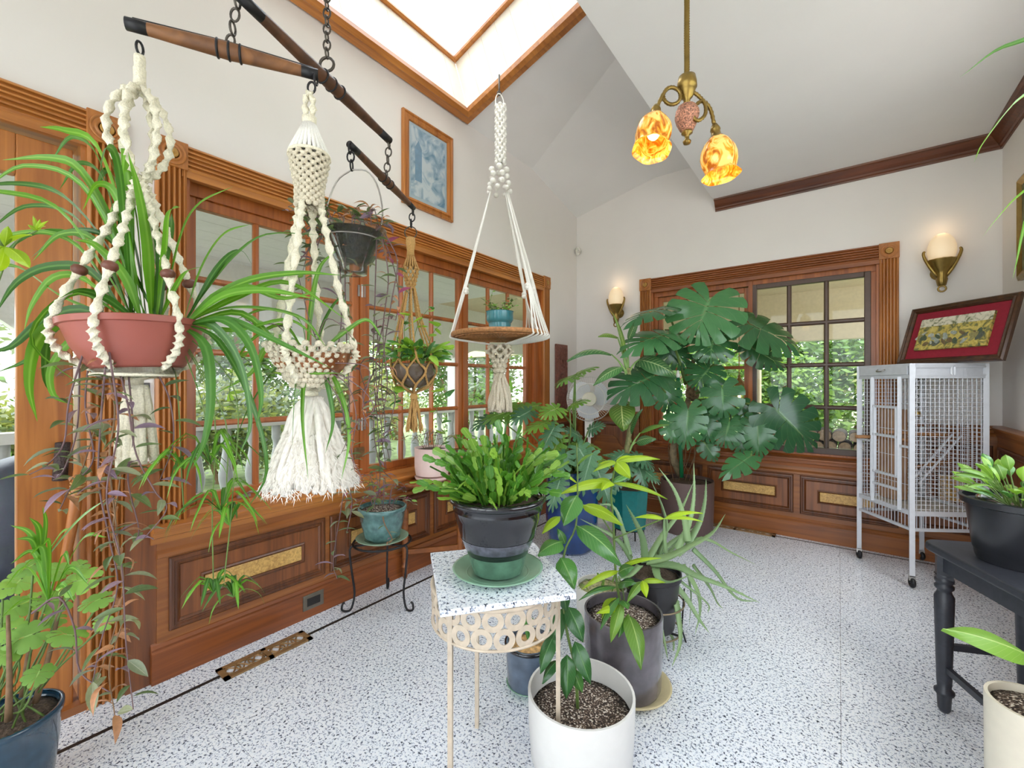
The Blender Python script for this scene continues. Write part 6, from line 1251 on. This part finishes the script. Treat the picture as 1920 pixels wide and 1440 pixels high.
for a in [([(1214, 1052), (1250, 1045), (1290, 1026), (1335, 1000), (1360, 964)], .05, -.25), ([(1222, 1055), (1270, 1062), (1306, 1080), (1360, 1100), (1424, 1130)], .052, -.3), ([(1270, 1040), (1310, 1012), (1336, 1015), (1370, 1035), (1416, 1058)], .034, .0), ([(1270, 1030), (1292, 980), (1301, 930), (1301, 868)], .034, .1), ([(1290, 1020), (1312, 980), (1322, 940), (1324, 898)], .036, .15), ([(1290, 1015), (1282, 970), (1265, 920), (1235, 877)], .034, .05), ([(1226, 1090), (1262, 1120), (1272, 1160), (1275, 1205), (1260, 1250)], .046, -.25),
          ([(1280, 1060), (1308, 1110), (1312, 1150), (1303, 1190)], .028, -.05), ([(1250, 1080), (1285, 1120), (1310, 1160), (1330, 1187)], .034, -.2), ([(1215, 1090), (1230, 1140), (1245, 1200), (1252, 1236)], .028, -.25), ([(1228, 1060), (1235, 1085), (1260, 1090), (1304, 1074)], .04, -.3), ([(1185, 1050), (1165, 1020), (1140, 1000), (1088, 973)], .042, -.05), ([(1210, 1055), (1205, 1010), (1190, 975), (1174, 946)], .04, -.1), ([(1235, 1040), (1250, 990), (1240, 945), (1219, 898)], .028, .05), ([(1215, 1050), (1245, 1000), (1275, 960), (1300, 905)], .036, .05), ([(1250, 1050), (1246, 1010), (1245, 980), (1246, 970)], .026, -.1),
          ([(1300, 1030), (1340, 1070), (1380, 1120), (1420, 1128)], .03, -.05), ([(1300, 1060), (1330, 1100), (1345, 1130), (1356, 1142)], .022, .05), ([(1180, 1040), (1170, 1000), (1150, 950), (1110, 948)], .03, .1), ([(1230, 1085), (1245, 1160), (1262, 1200), (1262, 1230)], .026, -.1), ([(1220, 1050), (1270, 1010), (1300, 990)], .038, .12), ([(1200, 1060), (1180, 1080), (1150, 1085)], .034, -.2), ([(1290, 1075), (1296, 1120), (1292, 1175)], .018, .05), ([(1270, 1085), (1325, 1130), (1327, 1150)], .016, -.1), ([(1235, 1060), (1260, 1030), (1285, 1000)], .03, .1)]: aloe(*a)
# ---- 14. teal octagonal pot with dieffenbachia, on an iron trivet
dT = 3.35; c = CAM + XR * (220 / FPX * dT) + FW * dT; c.z = .15
tv = thing('iron_trivet', 'black iron trivet under the teal octagonal pot', 'plant stand', (c.x, c.y, 0)); MB().torus((c.x, c.y, .144), .11, .006, UP, 24, 6).build('ring', IRON, tv, True)
for i in range(4): a = i * pi / 2; MB().tube([(c.x + cos(a) * .12, c.y + sin(a) * .12, 0), (c.x + cos(a) * .11, c.y + sin(a) * .11, .144)], .006, 6).build('leg', IRON, tv, True)
t = thing('dieffenbachia', 'tall dieffenbachia with patterned leaves in a teal octagonal pot', 'potted plant', c)
potmb(c, [(.125, 0), (.145, .29), (.15, .295), (.15, .305)], 8, .008).build('pot', plain('teal_octagon_glaze', (24, 110, 108), .3, var=.1), t); soil(t, c, .12, .28)
q = [P(1178, 905, dT), P(1175, 850, dT), P(1182, 800, dT), P(1186, 760, dT), P(1178, 690, dT)]
MB().tube(spline(q, 20), [.021 * (1 + .12 * (i % 3 == 0)) * (1 - .012 * i) for i in range(21)], 9).build('cane', plain('ringed_cane', (140, 138, 88), .6, var=.4, nscale=24), t, True)
def DL(px, py, tx, ty, wpx, mat=DIEF, d1=dT, d2=None, nh=None, arch=.12, stem=None):
    L(px, py, tx, ty, wpx, d1, mat, d2 or d1 - .05, 'ovate', nh, arch=arch)
    if stem: MB().tube(spline([P(stem[0], stem[1], dT), P((stem[0] + px) / 2, (stem[1] + py) / 2 - 4, dT), P(px, py, d1)], 8), [.010, .010, .009, .008, .007, .006, .006, .005, .005], 6).build('petiole', plain('pale_petiole%d' % int(px * 7 + py), (134, 168, 92), .45), t, True)
DL(1146, 664, 1063, 676, 30, nh=UP + TOCAM(q[0]) * .5, arch=.16, stem=(1175, 700)); DL(1158, 632, 1122, 630, 22, DIEFL, nh=UP + TOCAM(q[0]) * .8, stem=(1174, 690)); DL(1198, 674, 1268, 705, 40, DIEF, stem=(1178, 700)); DL(1165, 752, 1169, 806, 48, DIEFL, d2=3.2, stem=(1184, 760)); DL(1168, 688, 1112, 722, 24, stem=(1176, 715)); DL(1180, 816, 1204, 766, 18, stem=(1182, 830)); DL(1192, 829, 1230, 822, 26, stem=(1178, 850)); DL(1174, 806, 1148, 772, 32, stem=(1180, 800)); DL(1200, 812, 1255, 796, 12, PHIL, stem=(1178, 850)); DL(1173, 672, 1149, 586, 9, DIEFL, stem=(1176, 700)); DL(1170, 866, 1130, 852, 20, stem=(1177, 880)); DL(1178, 640, 1200, 590, 14, DIEF, d1=3.4, stem=(1177, 690)); DL(1190, 700, 1230, 660, 26, DIEF, d1=3.45, stem=(1179, 720))
for px, py, tx, ty, w_ in ((1189, 852, 1232, 876, 42), (1180, 860, 1160, 905, 40), (1195, 870, 1215, 918, 36), (1170, 850, 1140, 870, 34), (1205, 880, 1240, 905, 26), (1165, 880, 1150, 925, 28)):
    B = P(px, py, 3.2); lobed(t, B, P(tx, ty, 3.1), w_ * 3.2 / FPX, face(B, .8, .8), PHILD, n=8, gap=.5, start=.35); MB().tube(spline([c + UP * .28, (c + UP * .35 + B) / 2 + UP * .05, B], 8), .004, 5).build('petiole', STEM, t, True)
# ---- 15. big blue pot with tree philodendron
dB = 3.3; c = CAM + XR * (112 / FPX * dB) + FW * dB; c.z = 0
t = thing('tree_philodendron', 'split leaf philodendron in a large cobalt blue pot', 'potted plant', c)
potmb(c, [(.15, 0), (.17, .03), (.195, .2), (.20, .42), (.185, .55), (.19, .57), (.195, .60), (.188, .605)], 44).build('pot', plain('cobalt_glaze', (22, 58, 112), .15, var=.35, nscale=10, coat=.6), t, True); soil(t, c, .18, .57)
top = c + UP * .58
def PHL(px, py, tx, ty, wpx, dd, mat=PHIL, d2=None, **k):
    B = P(px, py, dd); lobed(t, B, P(tx, ty, d2 or dd - .1), wpx * dd / FPX, k.pop('nh', None) or face(B, .6, 1), mat, n=7, gap=.5, start=.35, rnd=.1, **k)
    MB().tube(spline([top + Vector((R.gauss(0, .04), R.gauss(0, .04), 0)), (top + B) / 2 + Vector((R.gauss(0, .06), R.gauss(0, .06), .02)), B], 10), [.009 - .0004 * i for i in range(11)], 6).build('petiole', STEM, t, True)
for a in ((1078, 703, 1038, 718, 46, 3.2), (1078, 702, 1122, 680, 36, 3.3), (1048, 764, 1012, 778, 44, 3.1), (1068, 762, 1106, 744, 30, 3.15), (1104, 806, 1132, 794, 30, 3.2, PHILD), (1030, 790, 975, 805, 46, 3.1), (1040, 800, 1010, 850, 44, 3.0, PHILD), (995, 770, 955, 790, 40, 3.2, PHILD), (1010, 760, 940, 770, 40, 3.3), (1085, 840, 1110, 880, 50, 3.0, PHILD), (1060, 850, 1035, 900, 44, 2.95, PHILD), (1100, 850, 1150, 870, 40, 3.05), (1050, 820, 1020, 880, 40, 3.05, PHIL), (1120, 880, 1150, 960, 46, 2.95, PHILD), (1050, 900, 1030, 960, 40, 2.9, PHILD), (975, 765, 900, 785, 46, 3.3), (1090, 820, 1060, 800, 36, 3.25, PHILD), (1110, 850, 1085, 930, 40, 2.95, PHILD), (930, 780, 880, 800, 40, 3.3, PHILD), (1075, 830, 1130, 835, 30, 3.2)): PHL(*a)
# ---- 16. monstera
dM = 3.72; BRP = plain('brown_matte_pot', (106, 84, 80), .5, var=.06, nscale=6)
t, c = cylpot('monstera', 'large monstera with split leaves in a brown cylinder pot', 1288, dM, .435, .215, BRP, .03)
stem_q = [P(1275, 890, dM), P(1262, 850, dM - .05), P(1275, 790, dM - .05), P(1292, 745, dM), P(1296, 690, dM), P(1310, 660, dM)]
MB().tube(spline(stem_q, 24), [.03 * (1 + .15 * (i % 2)) * (1 - .02 * i) for i in range(25)], 9).build('trunk', plain('monstera_trunk', (128, 112, 84), .8, var=.4, nscale=30, bump=.6), t, True)
MB().tube([P(1278, 895, dM - .12), P(1271, 708, dM - .12)], .016, 10).build('green_stake', plain('stake_green', (20, 104, 60), .4), t, True); MB().lathe([(.017, 0), (.014, .03), (.004, .07)], P(1271, 708, dM - .12), 10).build('stake_tip', FANW, t, True)
MB().ball(P(1298, 738, dM), .06, 10, 7, (1, 1, 1.1)).build('moss_clump', plain('root_moss', (122, 96, 70), .95, var=.6, nscale=50, bump=1), t, True)
for i in range(7):
    b = P(1262 + i * 8, 800 + 6 * (i % 3), dM); MB().tube(spline([b, b - UP * .2 + XR * R.gauss(0, .04), c + XR * R.gauss(0, .08) + UP * .42], 8), .004, 5).build('aerial_root', BSTEM, t, True)
def ML(px, py, tx, ty, wpx, dd, d2=None, mat=None, nh=None, n=6, stem=None, arch=.1, cup=.3):
    B = P(px, py, dd); nh = nh or face(B, 1, .5, .15); lobed(t, B, P(tx, ty, d2 or dd - .06), wpx * 1.1 * dd / FPX, nh, mat or R.choice([MONS, MONSD]), n=n + 1, gap=.26, start=.36, rnd=.07, arch=arch, cup=cup, back=160)
    s_ = stem or (1296, 740); A_ = P(s_[0], s_[1], dM); MB().tube(spline([A_, A_.lerp(B, .5) + UP * .02, B], 10), [.013 - .0006 * i for i in range(11)], 7).build('petiole', STEM, t, True)
upn = lambda b: (UP + TOCAM(P(1290, 700, 3.3)) * b).normalized()
for a in [dict(px=1330, py=562, tx=1300, ty=634, wpx=122, dd=3.3, d2=3.2, mat=MONS, stem=(1310, 660)), dict(px=1396, py=604, tx=1512, ty=650, wpx=98, dd=3.4, d2=3.2, nh=upn(.75), stem=(1318, 700)), dict(px=1256, py=624, tx=1160, ty=650, wpx=80, dd=3.35, d2=3.15, nh=upn(.8), stem=(1285, 720)), dict(px=1248, py=575, tx=1162, ty=600, wpx=66, dd=3.4, d2=3.2, nh=upn(.35), mat=MONS, stem=(1290, 690)), dict(px=1226, py=704, tx=1142, ty=740, wpx=92, dd=3.3, d2=3.15, mat=MONSD, nh=upn(1.2), stem=(1270, 780)),
          dict(px=1338, py=632, tx=1330, ty=676, wpx=74, dd=3.45, stem=(1305, 690)), dict(px=1354, py=728, tx=1357, ty=782, wpx=66, dd=3.3, mat=MONS, n=4, stem=(1300, 740)), dict(px=1290, py=768, tx=1285, ty=844, wpx=62, dd=3.35, mat=MONS, stem=(1285, 780)), dict(px=1318, py=780, tx=1333, ty=832, wpx=46, dd=3.4, n=4, stem=(1290, 790)), dict(px=1368, py=790, tx=1356, ty=836, wpx=62, dd=3.35, stem=(1300, 770)), dict(px=1453, py=766, tx=1538, ty=846, wpx=96, dd=3.2, d2=3.1, mat=MONSD, stem=(1300, 750)),
          dict(px=1420, py=790, tx=1424, ty=862, wpx=56, dd=3.25, mat=MONSD, stem=(1300, 760)), dict(px=1408, py=855, tx=1350, ty=893, wpx=42, dd=3.2, d2=3.1, n=4, mat=MONS, nh=upn(.8), stem=(1420, 800)), dict(px=1240, py=715, tx=1262, ty=775, wpx=60, dd=3.5, mat=MONSD, stem=(1280, 760)), dict(px=1330, py=690, tx=1302, ty=724, wpx=62, dd=3.5, stem=(1300, 720)), dict(px=1322, py=832, tx=1344, ty=866, wpx=34, dd=3.4, n=4, mat=MONSD, stem=(1290, 800)), dict(px=1258, py=645, tx=1290, ty=690, wpx=60, dd=3.6, mat=MONSD, stem=(1292, 720)), dict(px=1405, py=650, tx=1480, ty=690, wpx=50, dd=3.5, mat=MONSD, stem=(1315, 700)), dict(px=1385, py=815, tx=1400, ty=850, wpx=44, dd=3.35, mat=MONSD, stem=(1300, 780)), dict(px=1400, py=760, tx=1425, ty=790, wpx=40, dd=3.35, n=4, stem=(1300, 750)), dict(px=1262, py=790, tx=1262, ty=830, wpx=44, dd=3.4, n=4, mat=MONS, stem=(1280, 790))]: ML(**a)
# ---- 17. pots at the right
dR = 1.47; c = CAM + XR * (955 / FPX * dR) + FW * dR; c.z = .641
t = thing('black_pot_plant', 'glossy green plant in a black plastic pot on the black table', 'potted plant', c)
potmb(c, [(.105, 0), (.11, .012), (.113, .035), (.116, .038), (.135, .19), (.148, .195), (.15, .215), (.146, .217)], 44).build('pot', plain('black_nursery_plastic', (40, 41, 46), .3, var=.1), t, 'auto'); soil(t, c, .132, .185)
MB().lathe([(.10, .18), (.105, .212), (.108, .212), (.103, .178)], c, 32, cap=False).build('inner_pot', BLKGL, t, True)
for i in range(64):
    a = R.random() * 2 * pi; el = .35 + R.random() * 1.0; b = c + Vector((cos(a) * .03, sin(a) * .03, .19)); L_ = .09 + .12 * R.random(); d_ = Vector((cos(a) * cos(el), sin(a) * cos(el), sin(el))); B = b + d_ * L_ * .6; broad(t, B, B + (d_ + Vector((0, 0, -.25))) * .08, .034, UP + TOCAM(B) * .4, R.choice([PHIL, POTH, CACTL, MIDG]), shape='obov')
    MB().tube([b, B], .002, 4).build('stem', STEM, t)
for tx, ty in ((1788, 890), (1800, 880), (1815, 912), (1830, 868)): B = P(1862, 905 + (ty - 890) * .4, 1.42); broad(t, B, P(tx, ty, 1.4), .03, face(B, .5, 1), PHIL, shape='obov'); MB().tube([c + UP * .19, B], .002, 4).build('stem', STEM, t)
dR = 1.12; t, c = cylpot('peace_lily_pot', 'broad leaved plant in a cream pot at the lower right corner', 1945, 1.12, .42, .095, plain('cream_pot', (226, 218, 200), .35, var=.03), .02, PERL)
L(1935, 1232, 1768, 1178, 62, 1.08, LIME if False else PHIL, 1.12, 'ovate', UP * .7 + TOCAM(c) * .7, arch=.06); MB().tube(spline([c + UP * .40, P(1960, 1260, 1.08), P(1935, 1232, 1.08)], 8), .004, 6).build('petiole', STEM, t, True)
for tx, ty, dd in ((2080, 1150, 1.1), (2040, 1290, .95), (2000, 1120, 1.25)): L(1965, 1250, tx, ty, 60, 1.1, PHIL, dd)
# spider plant blades reaching in at the upper right, from a hanging pot beyond the frame
c = P(2120, 330, 1.0)
t = thing('spider_plant_basket', 'hanging spider plant whose blades enter at upper right', 'potted plant', c - UP * .1, 'hanging plants')
potmb(c, [(.07, -.1), (.09, -.02), (.1, 0)], 28).build('pot', TERRA, t, True); soil(t, c, .09, -.02)
m = MB()
for i in range(3): a = i * 2.1; m.tube([c + Vector((cos(a) * .1, sin(a) * .1, 0)), c + UP * .35], .003, 5)
m.tube([c + UP * .35, Vector((c.x, c.y, 2.905))], .003, 5); m.build('hanger_wire', IRON, t)
sp([(2120, 325), (2010, 160), (1920, 180), (1850, 260), (1826, 305)], .017, -.1, SPID, 1.0, roll=.7); sp([(2120, 325), (2020, 300), (1920, 360), (1870, 410), (1842, 445)], .014, -.05, SPID, 1.0, roll=.8); sp([(2120, 325), (2000, 90), (1890, 85), (1800, 145)], .012, .05, SPIDD, 1.0, roll=.8)
for a in range(10): dd = Vector((cos(a * .63), sin(a * .63), 0)); e_ = (dd.dot(-XR)); 
for a in (0, .6, 1.2, -.6, -1.2): dd = XR * cos(a) + FW * sin(a); strap(t, [c, c + dd * .12 + UP * .14, c + dd * .3 + UP * .05, c + dd * .38 - UP * .15], .018, SPID)
# cord-wrapped stick leaning on the door
b = P(140, 1110, 1.6); tp_ = P(112, 850, 1.58)
t = thing('wooden_stick', 'cord wrapped wooden stick hanging on the garden door stile', 'stick', b)
MB().tube([P(150, 870, 1.6), P(140, 960, 1.6), P(120, 1060, 1.6), P(108, 1110, 1.6)], [.016, .018, .014, .008], 10).build('shaft', wood('honey_stick', (170, 104, 52), (206, 142, 84), 'z'), t, True)
MB().tube([P(118, 830, 1.62), P(112, 900, 1.62)], .021, 14).build('dark_grip', plain('dark_wicker', (62, 48, 46), .7, var=.4, nscale=90, bump=1), t, True)
m = MB()
for i in range(5): m.torus(P(146 - i * .6, 905 + i * 6, 1.6),   .019, .003, P(150, 870, 1.6) - P(140, 960, 1.6), 16, 5)
m.build('cord_wrap', JUTE, t, True)
